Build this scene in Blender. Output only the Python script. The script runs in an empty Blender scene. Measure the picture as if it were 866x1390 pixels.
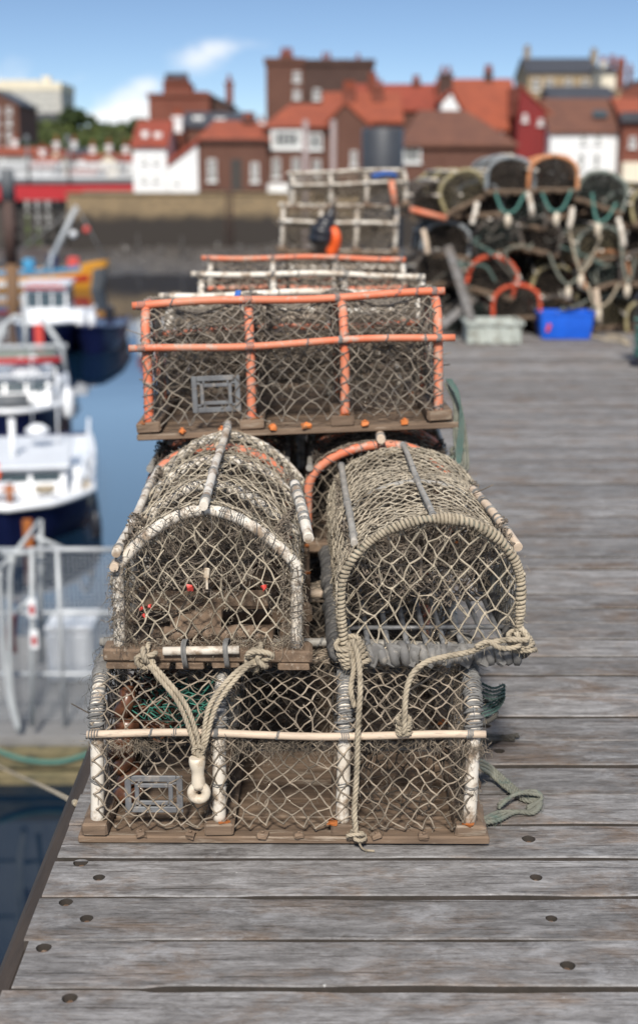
import bpy, math, random
import numpy as np
from mathutils import Vector, Matrix, Euler
R = math.radians
rng = np.random.default_rng(7); random.seed(7)
scene = bpy.context.scene
COL = scene.collection
PI = math.pi

# ------------------------------------------------------------------ camera
H = 1.45; TILT = R(12.9); FPX = 1805.0; CX, CY = 433.0, 650.0
cam = bpy.data.cameras.new('camera'); camo = bpy.data.objects.new('camera', cam); COL.objects.link(camo)
camo.location = (0, 0, H); camo.rotation_euler = (PI/2 - TILT, 0, 0)
cam.sensor_fit = 'VERTICAL'; cam.sensor_height = 36*1390/1300; cam.sensor_width = 24; cam.lens = 50
cam.shift_y = -45/1390; cam.clip_start = .1; cam.clip_end = 3000
cam.dof.use_dof = True; cam.dof.focus_distance = 2.92; cam.dof.aperture_fstop = 2.4
scene.camera = camo
CT, ST = math.cos(TILT), math.sin(TILT)

def P(px, py, D=None, z=None):
    """world point seen at a photo pixel, on the plane y=D or z=z"""
    a, b = (px-CX)/FPX, (py-CY)/FPX
    d = np.array([a, CT - b*ST, -ST - b*CT])
    t = D/d[1] if D is not None else (z-H)/d[2]
    return np.array([0, 0, H]) + t*d
def V3(p): return (float(p[0]), float(p[1]), float(p[2]))

# ------------------------------------------------------------------ mesh builder
class MB:
    def __init__(s): s.v = []; s.f = []; s.n = 0
    def add(s, v, f, smooth=True, mi=0):
        v = np.asarray(v, float).reshape(-1, 3); f = np.asarray(f, np.int64)
        if len(f): s.f.append((f + s.n, smooth, mi))
        s.v.append(v); s.n += len(v); return s
    def box(s, c, size, rot=None, mi=0, bev=0.0, jit=0.0):
        hx, hy, hz = np.array(size, float)/2
        if bev <= 0:
            v = np.array([(x, y, z) for x in (-hx, hx) for y in (-hy, hy) for z in (-hz, hz)])
            f = [(0,1,3,2), (4,6,7,5), (0,4,5,1), (2,3,7,6), (0,2,6,4), (1,5,7,3)]
            fs = [(np.array(f))]
        else:
            b = min(bev, hx*.9, hy*.9, hz*.9); v = []; idx = {}
            for ix, x in ((0,-1),(1,1)):
                for iy, y in ((0,-1),(1,1)):
                    for iz, z in ((0,-1),(1,1)):
                        for k in range(3):
                            o = [hx-b, hy-b, hz-b]; o[k] += b
                            idx[(ix,iy,iz,k)] = len(v); v.append((x*o[0], y*o[1], z*o[2]))
            q = []; t = []
            for k in range(3):
                a, b2 = [(1,2),(0,2),(0,1)][k]
                for sd in (0,1):
                    ring = []
                    for (p, r) in ((0,0),(1,0),(1,1),(0,1)):
                        c3 = [0,0,0]; c3[k]=sd; c3[a]=p; c3[b2]=r; ring.append(idx[(*c3,k)])
                    q.append(ring)
                for p in (0,1):
                    for r in (0,1):
                        e = []
                        for sd in (0,1):
                            c3 = [0,0,0]; c3[k]=sd; c3[a]=p; c3[b2]=r; e.append((idx[(*c3,a)], idx[(*c3,b2)]))
                        q.append([e[0][0], e[0][1], e[1][1], e[1][0]])
            for ix in (0,1):
                for iy in (0,1):
                    for iz in (0,1): t.append([idx[(ix,iy,iz,k)] for k in range(3)])
            v = np.array(v); fs = [np.array(q), np.array(t)]
        if jit: v = v + rng.normal(0, jit, v.shape)
        if rot is not None: v = v @ np.array(Euler(rot).to_matrix()).T
        v = v + np.array(c)
        n0 = s.n; s.v.append(v); s.n += len(v)
        for f in fs: s.f.append((f + n0, False, mi))
        return s
    def quad(s, pts, mi=0): return s.add(pts, [list(range(len(pts)))], False, mi)
    def prism(s, prof, axis_a, axis_b, mi=0):
        """prof: closed polygon points (3D) at end a; translate by axis_b for the other end"""
        p = np.array(prof, float) + np.array(axis_a); n = len(p); q = p + np.array(axis_b)
        v = np.vstack([p, q]); n0 = s.n; s.v.append(v); s.n += 2*n
        s.f.append((np.array([list(range(n))[::-1]]) + n0, False, mi)); s.f.append((np.array([list(range(n, 2*n))]) + n0, False, mi))
        s.f.append((np.array([(i, (i+1) % n, n+(i+1) % n, n+i) for i in range(n)]) + n0, False, mi)); return s
    def tube(s, path, r, seg=8, caps=True, mi=0, closed=False, smooth=True):
        p = np.asarray(path, float); m = len(p); r = np.broadcast_to(np.asarray(r, float), (m,))
        t = np.gradient(p, axis=0)
        if closed: t = np.roll(p, -1, 0) - np.roll(p, 1, 0)
        t /= np.linalg.norm(t, axis=1)[:, None] + 1e-12
        n = np.zeros_like(p); a = np.array([0, 0, 1.0]) if abs(t[0][2]) < .9 else np.array([1.0, 0, 0])
        n[0] = np.cross(t[0], a); n[0] /= np.linalg.norm(n[0])
        for i in range(1, m):
            w = n[i-1] - t[i]*np.dot(n[i-1], t[i]); l = np.linalg.norm(w); n[i] = w/l if l > 1e-9 else n[i-1]
        b = np.cross(t, n); ang = np.arange(seg)*2*PI/seg
        v = p[:, None] + r[:, None, None]*(np.cos(ang)[None, :, None]*n[:, None] + np.sin(ang)[None, :, None]*b[:, None])
        i = np.arange(m if closed else m-1)[:, None]; j = np.arange(seg)[None]; j2 = (j+1) % seg; i2 = (i+1) % m
        f = np.stack([i*seg+j, i*seg+j2, i2*seg+j2, i2*seg+j], -1).reshape(-1, 4)
        n0 = s.n; s.add(v, f, smooth, mi)
        if caps and not closed:
            s.f.append((np.array([[k for k in range(seg)][::-1]]) + n0, False, mi))
            s.f.append((np.array([[(m-1)*seg+k for k in range(seg)]]) + n0, False, mi))
        return s
    def cyl(s, a, b, r, seg=12, mi=0, r2=None): return s.tube([a, b], [r, r if r2 is None else r2], seg, True, mi)
    def lathe(s, prof, seg=16, c=(0,0,0), mi=0, smooth=True):
        prof = np.array(prof, float); m = len(prof); a = np.arange(seg)*2*PI/seg
        v = np.stack([prof[:, 0][:, None]*np.cos(a), prof[:, 0][:, None]*np.sin(a), np.repeat(prof[:, 1][:, None], seg, 1)], -1) + np.array(c)
        i = np.arange(m-1)[:, None]; j = np.arange(seg)[None]; j2 = (j+1) % seg
        return s.add(v, np.stack([i*seg+j, i*seg+j2, (i+1)*seg+j2, (i+1)*seg+j], -1).reshape(-1, 4), smooth, mi)
    def edges(s, A, B, r, sag=0.0, seg=4, jr=0.25, mi=0):
        """many thin strands A[i]->B[i] with one bent middle ring each"""
        A = np.asarray(A, float); B = np.asarray(B, float); E = len(A)
        if not E: return s
        d = B-A; L = np.linalg.norm(d, axis=1)[:, None]; d = d/(L+1e-9)
        M = (A+B)/2 + rng.normal(0, 1, (E, 3))*sag*L
        ref = np.where(np.abs(d[:, 2:3]) < .9, np.array([[0, 0, 1.0]]), np.array([[1.0, 0, 0]]))
        n = np.cross(d, ref); n /= np.linalg.norm(n, axis=1)[:, None]; b = np.cross(d, n)
        ang = np.arange(seg)*2*PI/seg + rng.uniform(0, 6, (E, 1))
        rr = r*(1+rng.uniform(-jr, jr, (E, 3)))
        ring = np.cos(ang)[:, :, None]*n[:, None] + np.sin(ang)[:, :, None]*b[:, None]
        C = np.stack([A, M, B], 1)
        v = C[:, :, None] + rr[:, :, None, None]*ring[:, None]
        base = np.arange(E)[:, None, None]*3*seg; i = np.arange(2)[None, :, None]; j = np.arange(seg)[None, None]; j2 = (j+1) % seg
        f = np.stack([base+i*seg+j, base+i*seg+j2, base+(i+1)*seg+j2, base+(i+1)*seg+j], -1).reshape(-1, 4)
        return s.add(v, f, True, mi)
    def knots(s, Q, r, mi=0):
        Q = np.asarray(Q, float); N = len(Q)
        if not N: return s
        o = np.array([(1,0,0),(-1,0,0),(0,1,0),(0,-1,0),(0,0,1),(0,0,-1)], float)
        v = Q[:, None] + o[None]*r*(1+rng.uniform(-.35, .5, (N, 6, 1)))
        f = np.array([(0,2,4),(2,1,4),(1,3,4),(3,0,4),(2,0,5),(1,2,5),(3,1,5),(0,3,5)])
        return s.add(v, (np.arange(N)[:, None, None]*6 + f[None]).reshape(-1, 3), True, mi)
    def fuzz(s, Q, length, r=.0007, down=0.3, mi=0):
        Q = np.asarray(Q, float); N = len(Q)
        if not N: return s
        d = rng.normal(0, 1, (N, 3)); d[:, 2] -= down; d /= np.linalg.norm(d, axis=1)[:, None]
        l = length*rng.uniform(.3, 1.3, (N, 1)); t = Q + d*l; t[:, 2] -= l[:, 0]*rng.uniform(0, .5, N)
        return s.edges(Q, t, r, .18, 3, .4, mi)
    def build(s, name, mats, parent=None, inv=None):
        me = bpy.data.meshes.new(name); v = np.vstack(s.v)
        me.vertices.add(len(v)); me.vertices.foreach_set('co', v.astype(np.float32).ravel())
        li = np.concatenate([f.ravel() for f, _, _ in s.f]); tot = np.concatenate([np.full(len(f), f.shape[1]) for f, _, _ in s.f])
        sm = np.concatenate([np.full(len(f), a) for f, a, _ in s.f]); mi = np.concatenate([np.full(len(f), m) for f, _, m in s.f])
        me.loops.add(len(li)); me.loops.foreach_set('vertex_index', li.astype(np.int32))
        me.polygons.add(len(tot)); me.polygons.foreach_set('loop_start', (np.cumsum(tot)-tot).astype(np.int32))
        me.polygons.foreach_set('use_smooth', sm.astype(bool)); me.polygons.foreach_set('material_index', mi.astype(np.int32))
        me.update(calc_edges=True); me.validate()
        for m in (mats if isinstance(mats, (list, tuple)) else [mats]): me.materials.append(m)
        o = bpy.data.objects.new(name, me); COL.objects.link(o)
        if parent is not None:
            o.parent = parent
            if inv is not None: o.matrix_parent_inverse = inv
        return o

def empty(name, loc=(0,0,0), rot=(0,0,0)):
    o = bpy.data.objects.new(name, None); o.empty_display_size = .1; COL.objects.link(o)
    o.location = loc; o.rotation_euler = rot; return o
def tag(o, label=None, cat=None, group=None, kind=None):
    for k, x in (('label', label), ('category', cat), ('group', group), ('kind', kind)):
        if x: o[k] = x
    return o
def mat_of(root): return Matrix.LocRotScale(root.location, root.rotation_euler, None)
def kids(o): return [c for c in COL.objects if c.parent == o]
def copy_tree(o, parent=None, tree=None):
    c = o.copy(); COL.objects.link(c)
    if parent is not None: c.parent = parent
    for ch in (tree or TREE)(o): copy_tree(ch, c)
    return c
TREE = lambda o: list(o.children)

# ------------------------------------------------------------------ materials
def new_mat(name):
    m = bpy.data.materials.new(name); m.use_nodes = True; nt = m.node_tree; nt.nodes.clear()
    out = nt.nodes.new('ShaderNodeOutputMaterial'); b = nt.nodes.new('ShaderNodeBsdfPrincipled')
    nt.links.new(b.outputs[0], out.inputs[0]); return m, nt, b
def nd(nt, t, **kw):
    n = nt.nodes.new(t)
    for k, x in kw.items():
        if k in n.inputs.keys() if hasattr(n.inputs, 'keys') else False: n.inputs[k].default_value = x
        else: setattr(n, k, x)
    return n
def noise(nt, vec, scale, detail=4, rough=.6, dist=0):
    n = nt.nodes.new('ShaderNodeTexNoise'); n.inputs['Scale'].default_value = scale; n.inputs['Detail'].default_value = detail
    n.inputs['Roughness'].default_value = rough; n.inputs['Distortion'].default_value = dist
    nt.links.new(vec, n.inputs['Vector']); return n.outputs['Fac']
def ramp(nt, fac, stops):
    r = nt.nodes.new('ShaderNodeValToRGB'); e = r.color_ramp.elements
    while len(e) < len(stops): e.new(.5)
    for k, (p, c) in enumerate(stops): e[k].position = p; e[k].color = (*c, 1) if len(c) == 3 else c
    nt.links.new(fac, r.inputs[0]); return r.outputs[0]
def mix(nt, fac, a, b, mode='MIX'):
    m = nt.nodes.new('ShaderNodeMix'); m.data_type = 'RGBA'; m.blend_type = mode
    for sock, x in ((m.inputs[0], fac), (m.inputs[6], a), (m.inputs[7], b)):
        if isinstance(x, (int, float)): sock.default_value = x
        elif isinstance(x, tuple): sock.default_value = (*x, 1)
        else: nt.links.new(x, sock)
    return m.outputs[2]
def math_(nt, op, a, b=0.0):
    m = nt.nodes.new('ShaderNodeMath'); m.operation = op
    for sock, x in ((m.inputs[0], a), (m.inputs[1], b)):
        if isinstance(x, (int, float)): sock.default_value = x
        else: nt.links.new(x, sock)
    return m.outputs[0]
def coords(nt, scale=(1,1,1), kind='Object', island=0.0):
    tc = nt.nodes.new('ShaderNodeTexCoord'); mp = nt.nodes.new('ShaderNodeMapping'); mp.inputs['Scale'].default_value = scale
    nt.links.new(tc.outputs[kind], mp.inputs['Vector'])
    if island:
        g = nt.nodes.new('ShaderNodeNewGeometry'); c = nt.nodes.new('ShaderNodeCombineXYZ')
        k = math_(nt, 'MULTIPLY', g.outputs['Random Per Island'], island)
        for s in range(3): nt.links.new(k, c.inputs[s])
        nt.links.new(c.outputs[0], mp.inputs['Location'])
    return mp.outputs[0]
def bump(nt, b, h, strength=.4, dist=.01):
    n = nt.nodes.new('ShaderNodeBump'); n.inputs['Strength'].default_value = strength; n.inputs['Distance'].default_value = dist
    nt.links.new(h, n.inputs['Height']); nt.links.new(n.outputs[0], b.inputs['Normal'])
def simple(name, c1, c2=None, scale=8, rough=.7, bmp=.2, stretch=(1,1,1), dirt=None, dirt_scale=20, dirt_lo=.52, dirt_hi=.68, metal=0, bdist=.004, island=0.0, ivar=0.0):
    """two-tone noise colour, optional patches of a third (wear / grime) colour"""
    m, nt, b = new_mat(name); c2 = c2 or tuple(x*.7 for x in c1); v = coords(nt, stretch, island=island)
    n1 = noise(nt, v, scale, 5); col = mix(nt, ramp(nt, n1, [(.32, (0,0,0)), (.68, (1,1,1))]), c1, c2)
    n2 = noise(nt, v, dirt_scale, 6, .65)
    if dirt: col = mix(nt, ramp(nt, n2, [(dirt_lo, (0,0,0)), (dirt_hi, (1,1,1))]), col, dirt)
    if ivar:
        g = nt.nodes.new('ShaderNodeNewGeometry'); k = math_(nt, 'ADD', math_(nt, 'MULTIPLY', g.outputs['Random Per Island'], 2*ivar), 1-ivar)
        cc = nt.nodes.new('ShaderNodeCombineColor')
        for s in range(3): nt.links.new(k, cc.inputs[s])
        col = mix(nt, 1.0, col, cc.outputs[0], 'MULTIPLY')
    nt.links.new(col, b.inputs['Base Color']); b.inputs['Roughness'].default_value = rough; b.inputs['Metallic'].default_value = metal
    if bmp: bump(nt, b, n2, bmp, bdist)
    return m
def glass(name, c=(.02,.025,.03)):
    m, nt, b = new_mat(name); b.inputs['Base Color'].default_value = (*c, 1); b.inputs['Roughness'].default_value = .06; return m

M = {}
# foreground gear
M['twine'] = simple('weathered_twine', (.30,.245,.185), (.17,.138,.104), 30, .95, .3, dirt=(.10,.078,.056), dirt_scale=7, dirt_lo=.50, dirt_hi=.66, ivar=.35)
M['twine_pale'] = simple('pale_twine', (.43,.37,.28), (.26,.22,.165), 30, .95, .3, dirt=(.15,.12,.085), dirt_scale=7, dirt_lo=.50, dirt_hi=.66, ivar=.3)
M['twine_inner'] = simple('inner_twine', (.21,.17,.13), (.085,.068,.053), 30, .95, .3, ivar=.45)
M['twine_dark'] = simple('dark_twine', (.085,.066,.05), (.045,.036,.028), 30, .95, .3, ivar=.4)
M['twine_grey'] = simple('grey_twine', (.20,.195,.185), (.11,.105,.10), 40, .95, .3, ivar=.35)
M['twine_orange'] = simple('faded_orange_pot_twine', (.13,.115,.10), (.30,.25,.19), 14, .95, .3, dirt=(.07,.058,.05), dirt_scale=7, dirt_lo=.50, dirt_hi=.66, ivar=.35)
M['twine_green'] = simple('green_twine', (.03,.16,.12), (.06,.22,.16), 30, .9, .3, ivar=.4)
M['rope'] = simple('old_rope', (.42,.355,.26), (.26,.215,.155), 22, .95, .6, dirt=(.15,.125,.09), dirt_scale=26, dirt_lo=.52, dirt_hi=.68)
M['rope_grey'] = simple('grey_green_rope', (.20,.20,.16), (.13,.13,.105), 25, .95, .5, dirt=(.085,.12,.10), dirt_scale=18)
M['rope_dark'] = simple('dark_rope', (.085,.075,.06), (.05,.045,.038), 25, .95, .5)
M['cord_teal'] = simple('faded_teal_cord', (.06,.12,.105), (.10,.13,.11), 25, .9, .4)
M['rope_green'] = simple('teal_rope', (.05,.16,.135), (.10,.22,.185), 25, .9, .4)
M['pipe_white'] = simple('white_pipe', (.70,.655,.58), (.55,.48,.39), 14, .55, .25, dirt=(.27,.20,.14), dirt_scale=22, dirt_lo=.49, dirt_hi=.62)
M['pipe_orange'] = simple('orange_pipe', (.62,.14,.06), (.55,.215,.125), 7, .6, .2, dirt=(.44,.29,.22), dirt_scale=30, dirt_lo=.52, dirt_hi=.62)
M['pipe_grey'] = simple('grey_pipe', (.34,.32,.285), (.21,.195,.17), 14, .6, .3, dirt=(.42,.38,.33), dirt_scale=30)
M['stick'] = simple('pale_stick', (.60,.47,.35), (.47,.37,.28), 10, .65, .25, (1,6,6), dirt=(.30,.24,.18), dirt_scale=30, dirt_lo=.55)
M['base_wood'] = simple('sodden_wood', (.20,.135,.088), (.10,.066,.043), 5, .85, .6, (1,9,9), dirt=(.31,.25,.19), dirt_scale=9, dirt_lo=.57, dirt_hi=.7, island=9)
M['rust'] = simple('rust_stain', (.42,.13,.025), (.24,.075,.02), 40, .9, .4)
M['rubber'] = simple('black_rubber', (.045,.043,.042), (.085,.08,.075), 25, .75, .4, dirt=(.17,.155,.135), dirt_scale=40, dirt_lo=.55)
M['rubber_grey'] = simple('worn_grey_rubber', (.12,.115,.11), (.20,.19,.175), 22, .75, .4, dirt=(.30,.27,.23), dirt_scale=45, dirt_lo=.56)
M['rubber_brown'] = simple('brown_rubber', (.16,.065,.03), (.085,.035,.02), 18, .32, .3)
M['plastic_grey'] = simple('grey_plastic', (.16,.165,.17), (.10,.10,.105), 20, .5, .2, dirt=(.25,.22,.19), dirt_scale=35)
M['plastic_cream'] = simple('cream_plastic', (.66,.58,.46), (.54,.46,.36), 14, .45, .15, dirt=(.34,.25,.16), dirt_scale=28, dirt_lo=.5, dirt_hi=.66)
M['steel'] = simple('grey_steel', (.27,.27,.27), (.17,.17,.17), 30, .5, .2, metal=.3)
M['clip_orange'] = simple('orange_clip', (.72,.20,.035), (.45,.14,.04), 40, .7, .3, dirt=(.25,.15,.08), dirt_scale=60)
M['blue_twine'] = simple('blue_twine', (.04,.14,.45), (.03,.09,.32), 30, .8, .2)
M['black_plastic'] = simple('black_plastic', (.012,.012,.016), (.02,.02,.026), 10, .35, .2)
M['orange_tape'] = simple('orange_tape', (.85,.12,.015), (.7,.09,.015), 10, .5, .1)
M['brown_steel'] = simple('brown_pile', (.085,.045,.034), (.05,.03,.025), 2, .75, .3, (3,3,.6))
M['blue_tub'] = simple('blue_tub', (.008,.11,.62), (.006,.08,.48), 6, .4, .1)
M['fish_crate'] = simple('grey_fish_crate', (.45,.48,.44), (.33,.36,.33), 8, .6, .2, dirt=(.2,.18,.14), dirt_scale=16)
M['red_tag'] = simple('red_tag', (.6,.07,.05), (.5,.05,.04), 20, .5, .1)
M['weed'] = simple('dried_weed', (.17,.115,.065), (.085,.06,.035), 30, .95, .5, ivar=.4)

# deck boards: grey weathered timber, each board its own tone, long grain, brown stains
def deck_mat():
    m, nt, b = new_mat('weathered_deck')
    at = nt.nodes.new('ShaderNodeAttribute'); at.attribute_name = 'board'; isl = at.outputs['Fac']
    def cv(scale):
        v = coords(nt, scale); mp = v.node; c = nt.nodes.new('ShaderNodeCombineXYZ'); k = math_(nt, 'MULTIPLY', isl, 41)
        for q in range(3): nt.links.new(k, c.inputs[q])
        nt.links.new(c.outputs[0], mp.inputs['Location']); return v
    gr = noise(nt, cv((5, 20, 20)), 1.5, 10, .74, .5); fine = noise(nt, cv((7, 150, 150)), 1.0, 5, .65); st = noise(nt, cv((2.6, 6, 6)), 1.3, 9, .72, .4)
    bl = noise(nt, cv((6, 10, 10)), 1.5, 9, .72, .4); mo = noise(nt, cv((22, 40, 40)), 2.0, 8, .75, .2)
    base = ramp(nt, gr, [(.30, (.092,.084,.079)), (.5, (.205,.194,.187)), (.70, (.355,.342,.335))])
    brown = ramp(nt, gr, [(.30, (.080,.055,.040)), (.5, (.165,.118,.085)), (.72, (.26,.20,.155))])
    col = mix(nt, ramp(nt, st, [(.49, (0,0,0)), (.65, (.95,.95,.95))]), base, brown)
    tone = math_(nt, 'ADD', math_(nt, 'MULTIPLY', isl, .46), .72); cc = nt.nodes.new('ShaderNodeCombineColor')
    for q in range(3): nt.links.new(tone, cc.inputs[q])
    col = mix(nt, 1.0, col, cc.outputs[0], 'MULTIPLY')
    col = mix(nt, .75, col, ramp(nt, fine, [(.36, (.34,.31,.29)), (.45, (1,1,1))]), 'MULTIPLY')
    spl = noise(nt, cv((1.6, 75, 75)), 1.0, 3, .5, .5); col = mix(nt, .85, col, ramp(nt, spl, [(.27, (.22,.19,.17)), (.315, (1,1,1))]), 'MULTIPLY')
    col = mix(nt, .8, col, ramp(nt, mo, [(.34, (.62,.60,.58)), (.50, (1,1,1)), (.68, (1.16,1.16,1.17))]), 'MULTIPLY')
    col = mix(nt, ramp(nt, bl, [(.55, (0,0,0)), (.70, (.55,.55,.55))]), col, (.375,.37,.375))
    spk = noise(nt, coords(nt, (1,1,1)), 60, 2, .5); col = mix(nt, ramp(nt, spk, [(.755,(0,0,0)),(.785,(.6,.6,.6))]), col, (.5,.49,.46))
    nt.links.new(col, b.inputs['Base Color']); b.inputs['Roughness'].default_value = .75
    bump(nt, b, math_(nt, 'ADD', math_(nt, 'MULTIPLY', gr, .8), math_(nt, 'ADD', math_(nt, 'MULTIPLY', fine, .6), mo)), .6, .005); return m
M['deck'] = deck_mat()
M['deck_hole_gap_shade'] = simple('hole_grime_gap_shade', (.05,.04,.034), (.03,.025,.02), 40, .95, .3)  # dirty bolt holes, and board sides with the gap shade in their colour
M['bolt'] = simple('rusty_bolt', (.15,.085,.05), (.09,.055,.035), 60, .7, .4, dirt=(.3,.22,.16), dirt_scale=90)
M['beam'] = simple('edge_timber', (.055,.040,.031), (.028,.021,.018), 3, .85, .5, (8,1,8))
M['pile_timber'] = simple('wet_pile_timber', (.05,.042,.036), (.025,.022,.02), 3, .7, .5, (6,6,1))

# ------------------------------------------------------------------ curves, ropes, nets
def spline(pts, step=.008):
    p = np.asarray(pts, float)
    q = np.vstack([2*p[0]-p[1], p, 2*p[-1]-p[-2]]); out = []
    for i in range(1, len(q)-2):
        n = max(2, int(np.linalg.norm(q[i+1]-q[i])/step)); t = np.linspace(0, 1, n, endpoint=False)[:, None]
        a, b, c, d = q[i-1], q[i], q[i+1], q[i+2]
        out.append(.5*((2*b) + (c-a)*t + (2*a-5*b+4*c-d)*t*t + (3*b-a-3*c+d)*t**3))
    out.append(p[-1:]); return np.vstack(out)
def resample(p, step):
    p = np.asarray(p, float); s = np.r_[0, np.cumsum(np.linalg.norm(np.diff(p, axis=0), axis=1))]
    n = max(2, int(s[-1]/step)+1); q = np.linspace(0, s[-1], n)
    return np.stack([np.interp(q, s, p[:, k]) for k in range(3)], 1), q
def frames(p):
    t = np.gradient(p, axis=0); t /= np.linalg.norm(t, axis=1)[:, None]+1e-12
    n = np.zeros_like(p); a = np.array([0,0,1.]) if abs(t[0][2]) < .9 else np.array([1.,0,0])
    n[0] = np.cross(t[0], a); n[0] /= np.linalg.norm(n[0])
    for i in range(1, len(p)):
        w = n[i-1]-t[i]*np.dot(n[i-1], t[i]); n[i] = w/(np.linalg.norm(w)+1e-12)
    return t, n, np.cross(t, n)
def rope(mb, pts, Rr=.0055, pitch=None, strands=3, fz=60, smooth=True, mi=0):
    """laid rope: strands twisted about a path, with a few stray fibres"""
    pitch = pitch or Rr*5.5
    p = spline(pts) if smooth else np.asarray(pts, float); p, s = resample(p, pitch/7); t, n, b = frames(p)
    for k in range(strands):
        a = (s/pitch*2*PI + k*2*PI/strands)[:, None]
        mb.tube(p + .5*Rr*(np.cos(a)*n+np.sin(a)*b), Rr*.58, 6, True, mi)
    if fz:
        i = rng.integers(0, len(p), int(fz*s[-1]*3)); mb.fuzz(p[i] + rng.normal(0, Rr*.5, (len(i), 3)), Rr*2.2, .0005, .2, mi)
def wound(mb, pts, core, wr, pitch=None, seg=6, jit=.12, mi=0):
    """cord wound tightly round a path"""
    pitch = pitch or wr*2.15; p, s = resample(pts, pitch/9); t, n, b = frames(p)
    m_ = max(4, int(s[-1]/.05)); a = ((s+np.interp(s, np.linspace(0, s[-1], m_), rng.normal(0, pitch*.55, m_)))/pitch*2*PI)[:, None]; rad = core*(1+jit*np.interp(s, np.linspace(0, s[-1], max(4, int(s[-1]/.03))), rng.normal(0, 1, max(4, int(s[-1]/.03)))))[:, None]
    mb.tube(p + rad*(np.cos(a)*n+np.sin(a)*b), wr, seg, True, mi)
def band(mb, pts, at, r, wr=.0014, turns=4, mi=0):
    """a few turns of twine tied round a path at a fraction"""
    p, s = resample(pts, .004); t, n, b = frames(p); i = min(len(p)-1, int(at*(len(p)-1)))
    k = np.linspace(0, turns*2*PI, turns*9)[:, None]; w = (np.linspace(-.5, .5, len(k))*turns*wr*rng.uniform(1.6, 4.2))[:, None] + rng.uniform(-.6, .6)*r*np.cos(k+rng.uniform(0, 6))
    mb.tube(p[i] + t[i]*w + (r+wr*.6)*(np.cos(k)*n[i]+np.sin(k)*b[i]), wr, 5, True, mi)
def knot(mb, c, rad=.016, Rr=.0055, turns=2, seed=0, mi=0, sq=(1,1,1)):
    k = np.linspace(0, 2*PI, 70); p, q = 2, 3
    x = (1+.5*np.cos(q*k))*np.cos(p*k); y = (1+.5*np.cos(q*k))*np.sin(p*k); z = .9*np.sin(q*k)
    pts = np.stack([x, y, z], 1)*rad/1.3
    rot = np.array(Euler((seed*1.3, seed*2.1, seed*.7)).to_matrix()); rope(mb, np.array(c) + (pts @ rot.T)*np.array(sq), Rr, smooth=False, fz=40, mi=mi)
def net_grid(mb, S, nu, nv, r, jit=.12, sag=.06, fz=0, fl=.012, knot_r=2.0, seg=4, mi=0, mask=None, mifz=None):
    """diamond net on a surface S(u,v)->(N,3): knots at every other grid point, strands along diagonals"""
    I, J = np.meshgrid(np.arange(nu+1), np.arange(nv+1), indexing='ij'); u = I/nu; v = J/nv
    def pull(n):
        d = np.zeros(u.shape)
        for _ in range(5):
            fu, fv = rng.uniform(1, 7, 2); d += np.sin(2*PI*(fu*u+rng.choice([-1, 1])*fv*v)+rng.uniform(0, 6))*rng.uniform(.04, .17)
        return d/n*np.sin(PI*np.clip(u, 0, 1))**.4
    uj = u + rng.normal(0, jit*.36/nu, u.shape) + pull(nu); vj = v + rng.normal(0, jit*.36/nv, v.shape) + pull(nv)
    pts = S(np.clip(uj, 0, 1).ravel(), np.clip(vj, 0, 1).ravel()).reshape(nu+1, nv+1, 3)
    ok = (I+J) % 2 == 0
    a1 = [(i, j, i+1, j+1) for i in range(nu) for j in range(nv) if (i+j) % 2 == 0] + [(i+1, j, i, j+1) for i in range(nu) for j in range(nv) if (i+1+j) % 2 == 0]
    a = np.array(a1); A = pts[a[:, 0], a[:, 1]]; B = pts[a[:, 2], a[:, 3]]; K = pts[ok]
    if mask is not None:
        ia, ib = mask(A), mask(B); keep = ia | ib; A, B, ia, ib = A[keep], B[keep], ia[keep], ib[keep]
        lo, hi = np.where(ia[:, None], A, B), np.where(ia[:, None], B, A); both = ia & ib; x, y = lo.copy(), hi.copy()
        for _ in range(7):
            mid = (x+y)/2; im = mask(mid)[:, None]; x = np.where(im, mid, x); y = np.where(im, y, mid)
        A, B = lo, np.where(both[:, None], hi, x); K = K[mask(K)]
    drop = rng.random(len(A)) > .018; A, B = A[drop], B[drop]
    mb.edges(A, B, r, sag, seg, .32, mi)
    dbl = rng.random(len(A)) < .07; mb.edges(A[dbl], B[dbl]+rng.normal(0, r*2.5, B[dbl].shape), r*.8, sag*1.6, seg, .3, mi)
    if knot_r: mb.knots(K, r*knot_r, mi)
    if fz:
        k = rng.integers(0, len(A), fz); t = rng.random((fz, 1)); mb.fuzz(A[k]*(1-t)+B[k]*t, fl, .00055, .5, mi if mifz is None else mifz)

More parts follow.
